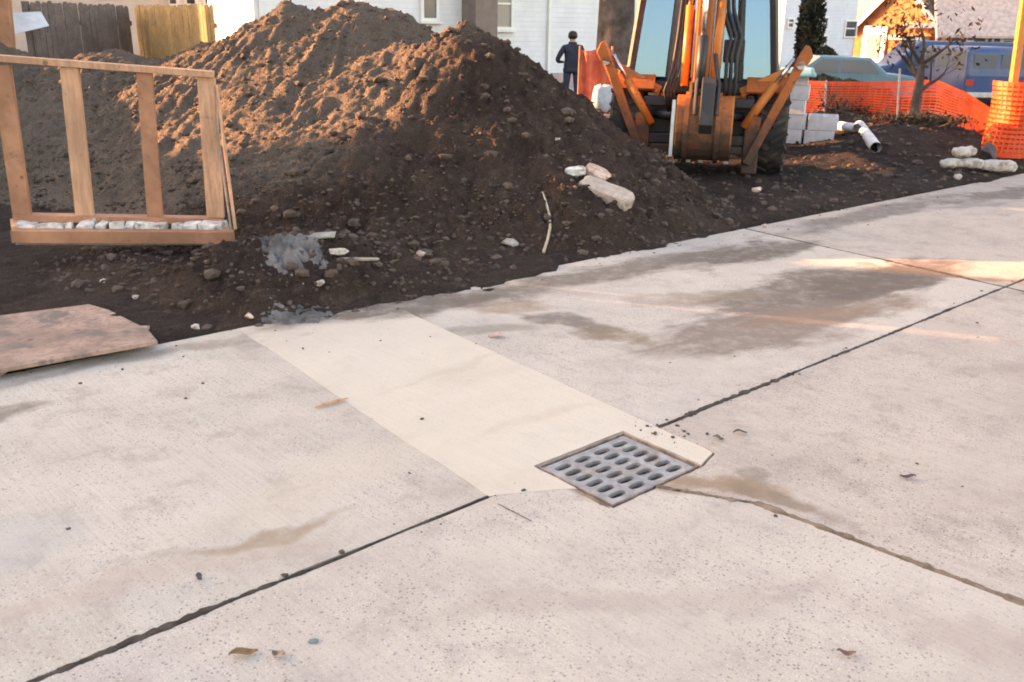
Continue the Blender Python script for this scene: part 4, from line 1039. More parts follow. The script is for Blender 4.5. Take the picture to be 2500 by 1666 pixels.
# ------------------------------------------------------------------ person standing beyond the pile
M['navy'] = speck('navy_jacket', (.022, .026, .045), .25, .85, 4, .3, .01)
M['jeans'] = speck('dark_blue_trousers', (.030, .038, .065), .25, .85, 5, .3, .01)
M['skin'] = speck('skin', (.45, .27, .20), .08, .6, 10, .05, .002)
M['hair'] = speck('dark_hair', (.02, .017, .016), .3, .6, 30, .4, .004)
M['boot'] = speck('work_boot', (.06, .045, .035), .3, .8, 10, .3, .003)
def make_person(loc, rz):
    root = tag(empty('person', loc, rz), 'person in dark navy jacket and trousers standing with back turned before the white house', 'person')
    V = []; E_ = []; Rr = []
    def v(p, r_): V.append(p); Rr.append(r_); return len(V) - 1
    def chain(start, pts):
        k = start
        for p, r_ in pts:
            n = v(p, r_); E_.append((k, n)); k = n
        return k
    pel = v((0, 0, .95), .155)
    ch = chain(pel, [((0, .0, 1.10), .15), ((0, .01, 1.27), .165), ((0, .01, 1.40), .15)])
    nk = chain(ch, [((0, .02, 1.50), .075), ((0, .035, 1.57), .062)])
    hd_ = chain(nk, [((0, .05, 1.64), .088), ((0, .05, 1.71), .092), ((0, .045, 1.765), .06)])
    for sx in (-1, 1):
        if sx < 0: arm = [((-.19, .0, 1.41), .078), ((-.29, -.03, 1.25), .066), ((-.35, -.02, 1.11), .056), ((-.29, .12, 1.06), .048), ((-.20, .22, 1.05), .036)]
        else: arm = [((.19, .0, 1.41), .078), ((.26, -.01, 1.25), .064), ((.28, .0, 1.10), .055), ((.275, .04, .97), .046), ((.27, .07, .86), .036)]
        w = chain(ch, arm); wp = Vector(V[w]); dirv = (wp - Vector(V[w - 1])).normalized()
        palm = chain(w, [(tuple(wp + dirv * .07), .036)])
        side = dirv.cross(Vector((1, 0, 0)) if sx > 0 else Vector((0, 0, 1))).normalized()
        for k in range(4):
            b0 = wp + dirv * .075 + side * (.027 * (k - 1.5)); L = (.062, .075, .07, .055)[k]
            chain(palm, [(tuple(b0 + dirv * .02), .010), (tuple(b0 + dirv * (L * .6) + Vector((0, .012, 0))), .009), (tuple(b0 + dirv * L + Vector((0, .03, -.005))), .008)])
        tb_ = wp + dirv * .03 + side * -.045
        chain(w, [(tuple(tb_), .011), (tuple(tb_ + dirv * .04 - side * .01), .009)])
        leg = [((sx * .10, 0, .88), .118), ((sx * .115, -.01, .68), .094), ((sx * .12, .01, .50), .076), ((sx * .125, -.01, .30), .068), ((sx * .13, -.02, .10), .052)]
        an = chain(pel, leg)
        chain(an, [((sx * .135, -.05, .05), .048), ((sx * .15, .08, .045), .05), ((sx * .16, .16, .035), .035)])
    me = bpy.data.meshes.new('body'); me.from_pydata(V, E_, [])
    o = bpy.data.objects.new('body', me); C.objects.link(o)
    sk = o.modifiers.new('skin', 'SKIN'); sk.use_smooth_shade = True
    for i, d in enumerate(me.skin_vertices[0].data):
        d.radius = (Rr[i] * (1.25 if i in (1, 2, 3) else 1.0), Rr[i] * (.85 if i in (0, 1, 2, 3) else 1.0)); d.use_root = (i == 0)
    ss = o.modifiers.new('sub', 'SUBSURF'); ss.levels = 2; ss.render_levels = 2
    dg = bpy.context.evaluated_depsgraph_get()
    nm = bpy.data.meshes.new_from_object(o.evaluated_get(dg)); bpy.data.objects.remove(o, do_unlink=True)
    o = bpy.data.objects.new('body', nm); C.objects.link(o); o.parent = root
    nm.materials.clear()
    for k in ('navy', 'jeans', 'skin', 'boot'): nm.materials.append(M[k])
    for p in nm.polygons:
        c = p.center; p.use_smooth = True
        hand = (abs(c.x) > .2 and c.z < .855) or (c.x < -.1 and c.y > .23 and .9 < c.z < 1.2)
        p.material_index = 2 if (c.z > 1.535 or hand) else (3 if c.z < .10 else (0 if c.z > .83 and not hand else 1))
    h = MB(); prof = [(.02, 1.80), (.07, 1.785), (.102, 1.735), (.108, 1.68), (.098, 1.625), (.06, 1.60)]
    h.lathe(prof, 16); ho = h.build('hair', M['hair'], root, smooth_=True); ho.location = (0, .03, .015)
    for sx in (-1, 1):
        e_ = MB(); lump(e_, (sx * .098, .05, 1.67), (.012, .02, .033), 0, 3, 1.0); e_.build('ear', M['skin'], root, smooth_=True)
    n_ = MB(); lump(n_, (0, .145, 1.665), (.014, .02, .022), 0, 5, 1.0); n_.build('nose', M['skin'], root, smooth_=True)
    c = MB(); c.lathe([(.088, 1.46), (.10, 1.50), (.095, 1.545), (.08, 1.55)], 16); co_ = c.build('collar', M['navy'], root, smooth_=True); co_.location = (0, .025, 0)
    hm = MB(); hm.lathe([(.178, .80), (.186, .84), (.185, .90), (.17, .92)], 20); o2 = hm.build('jacket_hem', M['navy'], root, smooth_=True); o2.scale = (1.12, .85, 1)
    return root
pp = at(1312, 222, 25.5); pr = make_person((pp.x, pp.y, -0.42), R(8)); pr.scale = (1.16, 1.12, 1.04)

# ------------------------------------------------------------------ blocks, tarp, barrier, lumber behind the pile
M['cmu'] = speck('pale_block', (.52, .53, .57), .12, .9, 8, .4, .005)
M['teal'] = speck('teal_tarp', (.16, .34, .38), .2, .6, 3, .4, .02)
def cmu(name, label, loc, rz, size=(.40, .20, .195), group=None, holes=True, mat='cmu'):
    L, D, H_ = size; b = MB(); w = .032
    for c, s in (((0, -D / 2 + w / 2, 0), (L, w, H_)), ((0, D / 2 - w / 2, 0), (L, w, H_)), ((-L / 2 + w / 2, 0, 0), (w, D - 2 * w, H_)), ((L / 2 - w / 2, 0, 0), (w, D - 2 * w, H_)), ((0, 0, 0), (w, D - 2 * w, H_))):
        b.box(c, s)
    o = b.build(name, M[mat], bevel=.004); o.location = loc; o.rotation_euler = (0, 0, rz)
    return tag(o, label, 'block', group)
bo = gz(1836, 340); bz0 = float(yard_z(np.array([bo.x]), np.array([bo.y]))[0])
rows = [(0, (0, 1)), (1, (0, 1)), (2, (0,)), (3, (0,)), (4, (0,))]
brz = R(-18); bx_ = Vector((math.cos(brz), math.sin(brz), 0)); by_ = Vector((-math.sin(brz), math.cos(brz), 0))
rown = ['bottom', 'second', 'third', 'fourth', 'topmost']
for r_, cols in rows:
    for c_ in cols:
        for dpt in (0, 1):
            off = -.18 + .43 * c_ + (.03 if r_ % 2 else 0)
            p = Vector((bo.x, bo.y, bz0 + .10 + .20 * r_)) + bx_ * off + by_ * (.215 * dpt)
            lab = 'pale concrete block, %s course of the stack beside the backhoe, %s %s' % (rown[r_], 'left' if c_ == 0 else 'right', 'front' if dpt == 0 else 'rear')
            cmu('concrete_block', lab, p, brz + R(random.uniform(-3, 3)), group='stacked concrete blocks')
X_, Y_ = np.meshgrid(np.linspace(-.27, .27, 22), np.linspace(-.2, .45, 22))
ed = np.maximum(np.abs(X_) / .27, np.abs(Y_ - .125) / .325)
tz = 0.025 + .012 * fbm(X_ * 9, Y_ * 9, 3, 7) - .10 * smooth(.78, 1.0, ed)
tarp = grid_mesh('tarp', X_, Y_, tz, M['teal']); tarp.location = Vector((bo.x, bo.y, bz0 + 1.0)) + bx_ * -.15; tarp.rotation_euler = (0, 0, brz)
sm = tarp.modifiers.new('thick', 'SOLIDIFY'); sm.thickness = .006
tag(tarp, 'teal tarp draped over the top of the concrete block stack', 'tarp')
def safe_z(p): return float(yard_z(np.array([p.x]), np.array([p.y]))[0])
def bag(name, label, px, py, z, size, mat, rz=0.0, cat='bag', seed=2, group=None):
    p = gz(px, py, z); bm = bmesh.new(); bmesh.ops.create_cube(bm, size=1.0); bmesh.ops.subdivide_edges(bm, edges=bm.edges, cuts=5, use_grid_fill=True)
    rg = random.Random(seed)
    for v in bm.verts:
        sphere = v.co.normalized() * .56; v.co = v.co.lerp(sphere, .62); sq = 1.0
        n = Vector((float(vnoise(v.co.x * 5 + seed, v.co.y * 5)), float(vnoise(v.co.y * 5, v.co.z * 5 + seed)), float(vnoise(v.co.x * 6, v.co.y * 6 + seed)))) * .05
        v.co = Vector((v.co.x * size[0], v.co.y * size[1], v.co.z * size[2] * sq)) + Vector((n.x * size[0], n.y * size[1], n.z * size[2] * 3))
    me = bpy.data.meshes.new(name); bm.to_mesh(me); bm.free(); me.materials.append(mat)
    for q in me.polygons: q.use_smooth = True
    o = bpy.data.objects.new(name, me); C.objects.link(o); o.location = (p.x, p.y, z + size[2] * .42); o.rotation_euler = (0, 0, rz)
    return tag(o, label, cat, group)
M['sack'] = speck('white_sack', (.55, .50, .46), .2, .7, 6, .5, .02, dirt=(.17, .12, .09), dirt_amt=.85)
M['greysack'] = speck('grey_sack', (.40, .43, .46), .15, .75, 6, .3, .01)
cmu('concrete_block', 'pale block on the ground at the left foot of the standing person', gz(1302, 214, -.38), R(10), (.42, .3, .3))
cmu('concrete_block', 'pale block on the ground at the right foot of the standing person', gz(1342, 214, -.38), R(-15), (.46, .3, .3))
bag('cement_bag', 'pale grey bag standing between the pile and the backhoe', 1385, 252, -.05, (.42, .3, .5), M['greysack'], .2, seed=3)
for i, (y0, y1, mt) in enumerate(((266, 268, 'lumber'), (288, 292, 'lumber3'), (312, 316, 'lumber3'))):
    a, b_ = gz(1300, y0, .10), gz(1425, y1, .10); m_ = MB(); m_.beam(a, b_, .14, .05)
    tag(m_.build('plank', M[mt], bevel=.004), ('upper, brighter' if i == 0 else 'middle grey' if i == 1 else 'lowest grey') + ' plank on the ground between the pile and the backhoe', 'plank', 'planks left of the backhoe')
# red barrier sheet hung on two stakes beside the person
M['redplastic'] = speck('red_orange_plastic', (.55, .10, .05), .25, .5, 4, .3, .01)
bs = tag(empty('barrier_sheet', (at(1366, 205, 20.3).x, 20.3, -.42)), 'red orange plastic barrier sheet hung on stakes beside the standing person', 'barrier')
xs_, zs_ = np.meshgrid(np.linspace(-.34, .34, 40), np.linspace(.05, 1.55, 16))
grid_mesh('sheet', xs_, .05 * np.sin(xs_ * 21 + zs_) + .04 * fbm(xs_ * 5, zs_ * 2, 3, 5), zs_ + .03 * np.sin(xs_ * 9) * (zs_ > 1.4), M['redplastic'], parent=bs).modifiers.new('thick', 'SOLIDIFY').thickness = .01
for sx in (-.34, .34):
    m_ = MB(); m_.tube([(sx, 0, -.15), (sx, 0, 1.62)], .022, 8); m_.build('stake', M['lumber2'], bs)

# ------------------------------------------------------------------ orange safety fence
M['mesh'] = speck('orange_fence_plastic', (.70, .075, .02), .15, .5, 5, .1, .002)
def net(bld, base_pts, tops, rows=15, strand=.02, pitch=.085):
    """plastic netting between a foot line and a top line: thin strands, open between"""
    bp_ = [Vector(p) for p in base_pts]; L = [0]
    for i in range(1, len(bp_)): L.append(L[-1] + (bp_[i] - bp_[i - 1]).length)
    n = int(L[-1] / pitch)
    def smp(arr, s_):
        for i in range(len(L) - 1):
            if s_ <= L[i + 1] + 1e-6:
                k = (s_ - L[i]) / (L[i + 1] - L[i]); return arr[i] * (1 - k) + arr[i + 1] * k
        return arr[-1]
    G = []
    for i in range(n + 1):
        s_ = L[-1] * i / n; lo = smp(bp_, s_); hi = smp(tops, s_)
        col = []
        for j in range(rows + 1):
            q = j / rows; z = lo.z + (hi - lo.z) * q
            wob = Vector((.05 * math.sin(s_ * 2.3 + q * 3) + .03 * math.sin(s_ * 6.1), .06 * math.sin(s_ * 1.7 + q * 4), 0)) * math.sin(q * 3.0)
            col.append(Vector((lo.x, lo.y, z)) + wob)
        G.append(col)
    for j in range(rows + 1):
        for i in range(n):
            a, b_ = G[i][j], G[i + 1][j]; w = Vector((0, 0, strand * (1.6 if j in (0, rows) else 1)))
            bld.add([a - w / 2, b_ - w / 2, b_ + w / 2, a + w / 2], [(0, 1, 2, 3)])
    for i in range(n + 1):
        d = (G[min(i + 1, n)][0] - G[max(i - 1, 0)][0]); d.z = 0; d = d.normalized() * (strand * .42); off = Vector((-d.y, d.x, 0)) * .12
        for j in range(rows):
            a, b_ = G[i][j] + off, G[i][j + 1] + off
            bld.add([a - d / 2, a + d / 2, b_ + d / 2, b_ - d / 2], [(0, 1, 2, 3)])
sf = tag(empty('safety_fence', gz(2065, 300)), 'sagging orange plastic mesh fence strung along the right side of the site', 'safety fence')
inv = sf.location.copy()
def fp(px, py, z=0.0):
    p = gz(px, py, z); p.z = safe_z(p) - .02 if z == 0 else z; return p
base_pts = [gz(1835, 282), gz(1890, 288), gz(1980, 292), gz(2065, 298), gz(2130, 305), gz(2200, 318), gz(2262, 334), gz(2300, 350)]
pxs = [(1835, 188), (1890, 190), (1980, 191), (2065, 190), (2130, 186), (2190, 214), (2250, 252), (2292, 272)]
tops = []
for bpnt, (px, py) in zip(base_pts, pxs):
    bpnt.z = safe_z(bpnt) + .02; tops.append(at(px, py, bpnt.y).z)
m_ = MB(); net(m_, [p - inv for p in base_pts], [z - inv.z for z in tops], 16, .030, .10)
o = m_.build('netting', M['mesh'], sf); o.modifiers.new('thick', 'SOLIDIFY').thickness = .004
M['stake'] = speck('grey_stake', (.40, .38, .37), .2, .7, 10, .2, .003)
for px, py, ty in ((2062, 306, 158), (2290, 345, 250), (1893, 297, 185)):
    g = gz(px, py); m_ = MB(); m_.tube([g - Vector((0, 0, .2)) - inv, at(px + (6 if px < 2200 else 0), ty, g.y) - inv], .018, 8); m_.build('stake', M['stake'], sf)
# the nearer bundle of netting round an orange post at the right edge
sf2 = tag(empty('fence_roll', gz(2320, 384)), 'bright orange netting bent round an orange post at the right edge', 'safety fence')
inv = sf2.location.copy(); r0_ = .30
cen = gz(2330, 378); cen.y += .25
arc = []
for k in range(15):
    a = R(215 - 0 + k * 9.5) if False else R(150 + k * 10)
    arc.append(Vector((cen.x + r0_ * math.cos(a), cen.y + r0_ * math.sin(a), safe_z(cen) + .02)))
for k in range(1, 12): arc.append(Vector((arc[14].x + .16 * k, arc[14].y - .03 * k, safe_z(cen) + .02)))
topz = at(2320, 192, cen.y).z
m_ = MB(); net(m_, [p - inv for p in arc], [topz - inv.z] * len(arc), 15, .036, .07)
o = m_.build('netting', M['mesh'], sf2); o.modifiers.new('thick', 'SOLIDIFY').thickness = .005
m_ = MB(); r1 = r0_ - .05
arc2 = [Vector((cen.x + r1 * math.cos(R(k * 12)), cen.y + r1 * math.sin(R(k * 12)), safe_z(cen) + .02)) for k in range(12, 30)]
net(m_, [p - inv for p in arc2], [topz - .03 - inv.z] * len(arc2), 15, .05, .06)
o = m_.build('netting', M['mesh'], sf2); o.modifiers.new('thick', 'SOLIDIFY').thickness = .005
m_ = MB(); m_.beam(Vector((cen.x - .02, cen.y, safe_z(cen) - .1)) - inv, at(2352, -20, cen.y) + Vector((.03, 0, 0)) - inv, .085, .085, up=(0, 1, 0)); m_.build('post', M['orange'], sf2, bevel=.006)
# slumped tail of netting where the two meet
sf3 = tag(empty('netting_tail', gz(2240, 345)), 'slumped tail of sunlit orange netting at the foot of the mesh fence', 'safety fence')
inv = sf3.location.copy()
pts_ = [gz(2180, 334), gz(2225, 340), gz(2262, 346), gz(2292, 356)]
for p in pts_: p.z = safe_z(p) + .02
m_ = MB(); net(m_, [p - inv for p in pts_], [at(px, py, p.y).z - inv.z for (px, py), p in zip(((2185, 325), (2225, 306), (2265, 288), (2292, 262)), pts_)], 8, .036, .07)
o = m_.build('netting', M['mesh'], sf3); o.modifiers.new('thick', 'SOLIDIFY').thickness = .005
# sacks, pipes and rubble at the right
M['pipe'] = speck('white_pipe', (.62, .62, .64), .1, .5, 6, .1, .002, dirt=(.3, .26, .23))
def pipe(name, label, p0, p1, r_):
    a, b_ = fp(*p0), fp(*p1); a.z = safe_z(a) + r_ * .9 + p0[2] if len(p0) > 2 else safe_z(a) + r_ * .9; b_.z = safe_z(b_) + r_ * .9
    m_ = MB(); d = (b_ - a).normalized(); m_.tube([a, a.lerp(b_, .5), b_], r_, 14, caps=False); m_.tube([a + d * .002, b_ - d * .002], r_ * .85, 14, caps=False)
    return tag(m_.build(name, M['pipe'], smooth_=True), label, 'pipe')
pipe('drain_pipe', 'short white pipe length lying left of the longer one near the blocks', (1925, 335), (1962, 348), .065)
pipe('drain_pipe', 'longer white pipe length sloping down to the right near the blocks', (1968, 340), (2008, 372), .075)
for i, (px, py, sz, rz, lab) in enumerate(((2185, 383, (.26, .15, .09), .3, 'small crumpled white sack at the left of the sacks below the orange netting'), (2230, 384, (.24, .16, .10), -.2, 'orange lit sack between the white sacks below the netting'),
                                           (2288, 391, (.42, .2, .12), -.25, 'largest bright white sack under the orange netting at the right'), (2215, 358, (.30, .16, .11), .5, 'tan sack behind the white sacks below the orange netting'))):
    bag('sack', lab, px, py, safe_z(gz(px, py)), sz, M['sack'], rz, seed=10 + i, group='sacks below the netting')
rock('stone', 'pale round stone on the bare ground left of the white sacks', 'stone', 2200, 413, (.05, .045, .04), M['palestone'], 0, 61, .03)
rock('dark_stone', 'dark boulder beside the yellow pail under the netting', 'stone', 2265, 372, (.13, .10, .16), M['darkstone'], 0, 62, .08)
M['yellow'] = speck('yellow_plastic', (.62, .45, .12), .2, .5, 5, .1, .002)
g = gz(2268, 372); m_ = MB(); m_.lathe([(.10, 0), (.115, .24), (.12, .25), (.105, .25), (.095, .03)], 18); o = m_.build('pail', M['yellow'], smooth_=True); o.location = (g.x + .10, g.y + .1, safe_z(g)); 
pb2 = MB(); pb2.tube([(-.118, 0, .23), (-.09, -.08, .30), (0, -.11, .33), (.09, -.08, .30), (.118, 0, .23)], .004, 6); pb2.build('handle', M['steel'], o)
tag(o, 'yellowish plastic pail beside the orange netting', 'pail')
# ------------------------------------------------------------------ houses behind
GZ = -0.50
def corner(px, Y):
    p = at(px, 60, Y); return Vector((p.x, p.y, GZ))
gr0 = math.atan2(.60, .80)
# big white house behind the pile: shaded long side, narrow sunlit end at the left
h1 = gable_house('white_house', 'big white clapboard house behind the dirt pile with narrow sash windows', corner(585, 24.0), gr0, 15.0, 3.2, 6.0, 1.4, M['white_siding'], M['shingle'], found=M['pinkstone'])
def u_of(house, px, W=15.0):
    """distance along the front of a house seen in a given picture column"""
    d = ray(px, 60); f = Vector((math.cos(house.rotation_euler.z), math.sin(house.rotation_euler.z)))
    q = isect((0, 0), (d.x, d.y), house.location, (house.location.x + f.x, house.location.y + f.y))
    return (q - v2(house.location)).length
def zz(house, px, py):
    u = u_of(house, px); f = Vector((math.cos(house.rotation_euler.z), math.sin(house.rotation_euler.z))); q = v2(house.location) + f * u
    return at(px, py, q.y).z - house.location.z
def win_px(house, x0, x1, y0, y1, **kw):
    u0, u1 = u_of(house, x0), u_of(house, x1); zc = (zz(house, (x0 + x1) / 2, y0), zz(house, (x0 + x1) / 2, y1))
    return window(house, 'front', (u0 + u1) / 2, (zc[0] + zc[1]) / 2, u1 - u0, zc[0] - zc[1], **kw)
win_px(h1, 972, 1001, -60, 42, glass='pane')
win_px(h1, 1137, 1172, -42, 62, glass='blind')
win_px(h1, 800, 828, -60, 0, glass='pane')
M['drain'] = speck('brown_downpipe', (.20, .15, .13), .15, .6, 4, .1, .003)
m_ = MB(); ua = u_of(h1, 1086); m_.box((ua, -.35, 2.6), (.75, .7, 5.2)); m_.build('chimney', M['drain'], h1)
for px in (600, 1260):
    m_ = MB(); ua = u_of(h1, px); m_.beam((ua, -.05, .1), (ua, -.05, 6.0), .10, .08, up=(0, 1, 0)); m_.build('corner_board', M['trim'], h1)
# house at the far left behind the wooden fence
h2 = gable_house('white_cottage', 'white cottage with three small dark windows behind the wooden fence', corner(268, 33), R(3), 5.2, 6, 4.5, 2.0, M['white_siding'], M['shingle'])
for x0, x1 in ((392, 415), (431, 458), (474, 502)): win_px(h2, x0 + 4, x1 - 4, -45, 9, sill=False)
h3 = gable_house('grey_house', 'beige grey house at the far left corner behind the fence', corner(-60, 30), R(8), 5.4, 6, 4.5, 2.0, M['grey_siding'], M['shingle'])
def w_of(org, rz, px):
    d = ray(px, 60); q = isect((0, 0), (d.x, d.y), org, (org.x + math.cos(rz), org.y + math.sin(rz))); return (q - v2(org)).length
# tall pale house right of the backhoe
h4 = gable_house('tall_pale_house', 'tall pale blue white house right of the backhoe with small windows', corner(1800, 40.0), gr0, w_of(corner(1800, 40.0), gr0, 1966), 7.0, 7.5, 2.5, M['cool_siding'], M['shingle'])
win_px(h4, 1809, 1820, 45, 62, fr=.06, sill=False); win_px(h4, 1888, 1899, 42, 66, fr=.06, sill=False); win_px(h4, 1885, 1902, 84, 100, fr=.06, sill=False)
win_px(h4, 1942, 1966, 50, 84, fr=.06, sill=False)
# orange brick gable house
Lg = 4.6
p0 = corner(1968, 49.0); rzb = math.atan2(-.8, .6)
H5 = at(1968, 60, 49.0).z - GZ
h5 = gable_house('brick_house', 'orange brick house with sunlit gable and cream rake boards at the upper right', p0, rzb, Lg, 8, H5, 2.2, M['brick'], M['shingle'], ridge='y', over=.25)
m_ = MB(); m_.box((1.15, -.05, H5 - 1.05), (1.25, .12, 2.1)); wf = m_.build('window_surround', M['trim'], h5)
m_ = MB(); m_.box((1.15, -.13, H5 - .95), (.7, .05, 1.1)); m_.build('pane', M['blind'], wf)
for z, u0, u1 in ((H5 + .05, 3.0, 5.2), (H5 - .5, 2.3, 4.0)):
    m_ = MB(); m_.box(((u0 + u1) / 2, -.35, z), (u1 - u0, .7, .2)); m_.build('porch_eave', M['trim'], h5)
m_ = MB(); m_.box((3.9, -.05, H5 - 1.5), (.8, .1, .9)); m_.build('window_surround', M['trim'], h5)
# pale roofed brick house at the right edge
h6 = gable_house('pale_roof_house', 'brown brick house under a broad pale pink roof at the right edge', corner(2180, 44.0), R(-14), 13.0, 8.0, 2.25, 3.6, M['brick2'], M['pinkroof'], over=.45)
win_px(h6, 2312, 2334, 84, 104, fr=.14); win_px(h6, 2275, 2284, 78, 110, fr=.10, bars=0, sill=False); win_px(h6, 2228, 2240, 84, 106, fr=.06)
m_ = MB(); m_.box((3.0, 2.6, 6.0), (.8, .8, 2.0)); m_.build('chimney', M['brick'], h6)

# street beyond the site
M['asphalt'] = speck('asphalt', (.055, .055, .058), .2, .9, 3, .3, .01, use_obj=False)
m_ = MB(); m_.box((20, 27.6, GZ + .0), (90, 7.0, .06)); tag(m_.build('street', M['asphalt']), kind='structure')

# ------------------------------------------------------------------ wooden fence at the back left: single boards
M['fencewood'] = wood('honey_fence_boards', (.48, .28, .12)); M['fenceshade'] = wood('shaded_fence_boards', (.17, .13, .115))  # one fence: sunlit and shaded tones put into two board colours
def board_fence(name, label, p0, p1, H_, mat, bw=.14):
    o = tag(empty(name, p0), label, 'fence'); d = (p1 - p0); L = Vector((d.x, d.y, 0)).length; n = int(L / bw); dz = d.z
    rz = math.atan2(d.y, d.x); o.rotation_euler = (0, 0, rz)
    base = None
    for i in range(n):
        if base is None:
            b = MB(); b.prism([(-bw * .46, 0), (bw * .46, 0), (bw * .46, H_ - .04), (bw * .25, H_), (-bw * .25, H_), (-bw * .46, H_ - .04)], 1, -.01, .01); q = b.build('board', mat, o); base = q
        else:
            q = base.copy(); C.objects.link(q); q.parent = o
        q.location = ((i + .5) * bw, random.uniform(-.006, .006), random.uniform(-.03, .02)); q.rotation_euler = (0, R(random.uniform(-.6, .6)), 0)
    for z in (.35, H_ - .35):
        b = MB(); b.box((L / 2, .04, z), (L, .04, .09)); b.build('rail', mat, o)
    for i in range(0, n, 16):
        b = MB(); b.box((i * bw, .09, H_ / 2), (.09, .09, H_)); b.build('post', mat, o)
    return o
fa, fb_, fc = corner(75, 17.2), corner(309, 20.0), corner(492, 17.0)
for q in (fa, fb_, fc): q.z = -.3
Hf = at(309, 10, 18.5).z + .3
board_fence('board_fence', 'dark board fence at the back left, shade put into its board colour', fa, fb_ - Vector((.03, 0, 0)), Hf, M['fenceshade'])
board_fence('board_fence', 'honey coloured sunlit board fence beside the dark one', fb_ + Vector((.05, 0, 0)), fc, Hf, M['fencewood'])
# pale panel leaning against the dark fence, and a timber corner at the very left
M['bluesheet'] = speck('pale_blue_sheet', (.52, .58, .63), .12, .7, 3, .2, .01)
q = [at(20, 82, 16.5), at(112, 60, 16.5), at(92, 27, 16.7), at(18, 30, 16.7)]
m_ = MB(); nn = Vector((0, .02, 0)); m_.v = [tuple(p) for p in q] + [tuple(p + nn) for p in q]; m_.f = [(0, 1, 2, 3), (7, 6, 5, 4), (0, 4, 5, 1), (1, 5, 6, 2), (2, 6, 7, 3), (3, 7, 4, 0)]
tag(m_.build('insulation_sheet', M['bluesheet']), 'pale blue sheet leaning before the dark fence at the far left', 'sheet')
m_ = MB(); m_.beam(at(6, 95, 16.2) - Vector((0, 0, 1.2)), at(4, -30, 16.2), .22, .14, up=(0, 1, 0)); tag(m_.build('timber_post', M['lumber2'], bevel=.01), 'upright reddish timber post at the far left edge', 'post')

# ------------------------------------------------------------------ trees and shrubs
M['bark'] = speck('grey_brown_bark', (.085, .068, .058), .45, .95, 5, .9, .03, use_obj=False)
M['bark2'] = speck('smooth_grey_bark', (.050, .042, .039), .3, .9, 6, .5, .01, use_obj=False)
def leafmat(name, a, b_):
    t = NT(name); return t.done(t.mix(t.ramp(t.noise(2.5, 3), .35, .65), a, b_), .75, None, 0, .25)
M['dryleaf'] = leafmat('dry_brown_leaves', (.035, .024, .019), (.075, .046, .032))
M['evergreen'] = leafmat('dark_evergreen', (.020, .022, .014), (.050, .042, .026))
M['shrub'] = leafmat('dull_green_shrub', (.03, .035, .02), (.06, .06, .035))
M['twig'] = speck('twigs', (.075, .06, .05), .3, .9, 10, .3, .003, use_obj=False)
def leaves(bld, pts, size, rg):
    for p in pts:
        a = Vector((rg.uniform(-1, 1), rg.uniform(-1, 1), rg.uniform(-1, 1))).normalized(); b_ = a.cross(Vector((rg.uniform(-1, 1), rg.uniform(-1, 1), rg.uniform(-1, 1)))).normalized()
        s = size * rg.uniform(.6, 1.4); c = a.cross(b_) * s * .15
        bld.add([p - a * s, p + b_ * s * .45 + c, p + a * s, p - b_ * s * .45 + c], [(0, 1, 2, 3)])
def limb(bld, p, d, L, r_, depth, rg, tips, up=.15, n=7):
    pts = [p]; rad = [r_]; q = p.copy(); dd = d.copy()
    for i in range(4):
        dd = (dd + Vector((rg.uniform(-.22, .22), rg.uniform(-.22, .22), rg.uniform(-.1, .2) + up * .3))).normalized(); q = q + dd * (L / 4); pts.append(q.copy()); rad.append(r_ * (1 - .16 * (i + 1)))
    bld.tube(pts, rad, n)
    if depth == 0: tips.extend(pts[1:]); return
    for k in range(rg.choice((2, 3, 3))):
        i = rg.choice((2, 3, 4)); nd = (dd + Vector((rg.uniform(-1, 1), rg.uniform(-1, 1), rg.uniform(-.25, .7)))).normalized()
        limb(bld, pts[i], nd, L * rg.uniform(.55, .8), rad[i] * .65, depth - 1, rg, tips, up, max(5, n - 1))
def tree(name, label, base, lean_, H_, r_, leafy, seed, lm, lsize=.06, per=14, depth=3, spread=.25, cat='tree', trunk_n=9):
    o = tag(empty(name, base), label, cat); rg = random.Random(seed); tb_ = MB(); tips = []
    pts = [Vector((0, 0, -.25)), Vector((0, 0, .12))]; rad = [r_ * 1.5, r_ * 1.12]
    for i in range(1, 6):
        k = i / 5; pts.append(Vector((lean_.x * k + rg.uniform(-.02, .02), lean_.y * k, H_ * k))); rad.append(r_ * (1 - .3 * k))
    tb_.tube(pts, rad, trunk_n); tb_.build('trunk', M['bark'] if r_ > .2 else M['bark2'], o, smooth_=True)
    lb_ = MB()
    for k in range(6):
        i = rg.choice((3, 4, 5, 5, 6)); d = Vector((rg.uniform(-1, 1), rg.uniform(-1, 1), rg.uniform(.2, 1.1))).normalized()
        limb(lb_, pts[i], d, H_ * .45, rad[i] * .6, depth - 1, rg, tips)
    lb_.build('limbs', M['bark2'], o)['kind'] = 'stuff'
    if leafy:
        cb_ = MB(); P = []
        for t_ in tips:
            for _ in range(per): P.append(t_ + Vector((rg.gauss(0, spread), rg.gauss(0, spread), rg.gauss(0, spread))))
        leaves(cb_, P, lsize, rg); cb_.build('crown', lm, o)['kind'] = 'stuff'
    return o
g = gz(2093, 316); g.z = safe_z(g)
top = at(2128, 150, g.y)
tree('young_tree', 'young tree with leaning grey trunk and dry brown leaves by the orange fence', g, Vector((top.x - g.x, .2, 0)), top.z - g.z, .085, True, 5, M['dryleaf'], .045, 1, 4, .16)
g = corner(1415, 21.5); g.z = -.5
tree('old_tree', 'thick dark tree trunk behind the standing person and the backhoe', g, Vector((.05, .3, 0)), 5.5, .46, False, 9, None, depth=3, trunk_n=14)
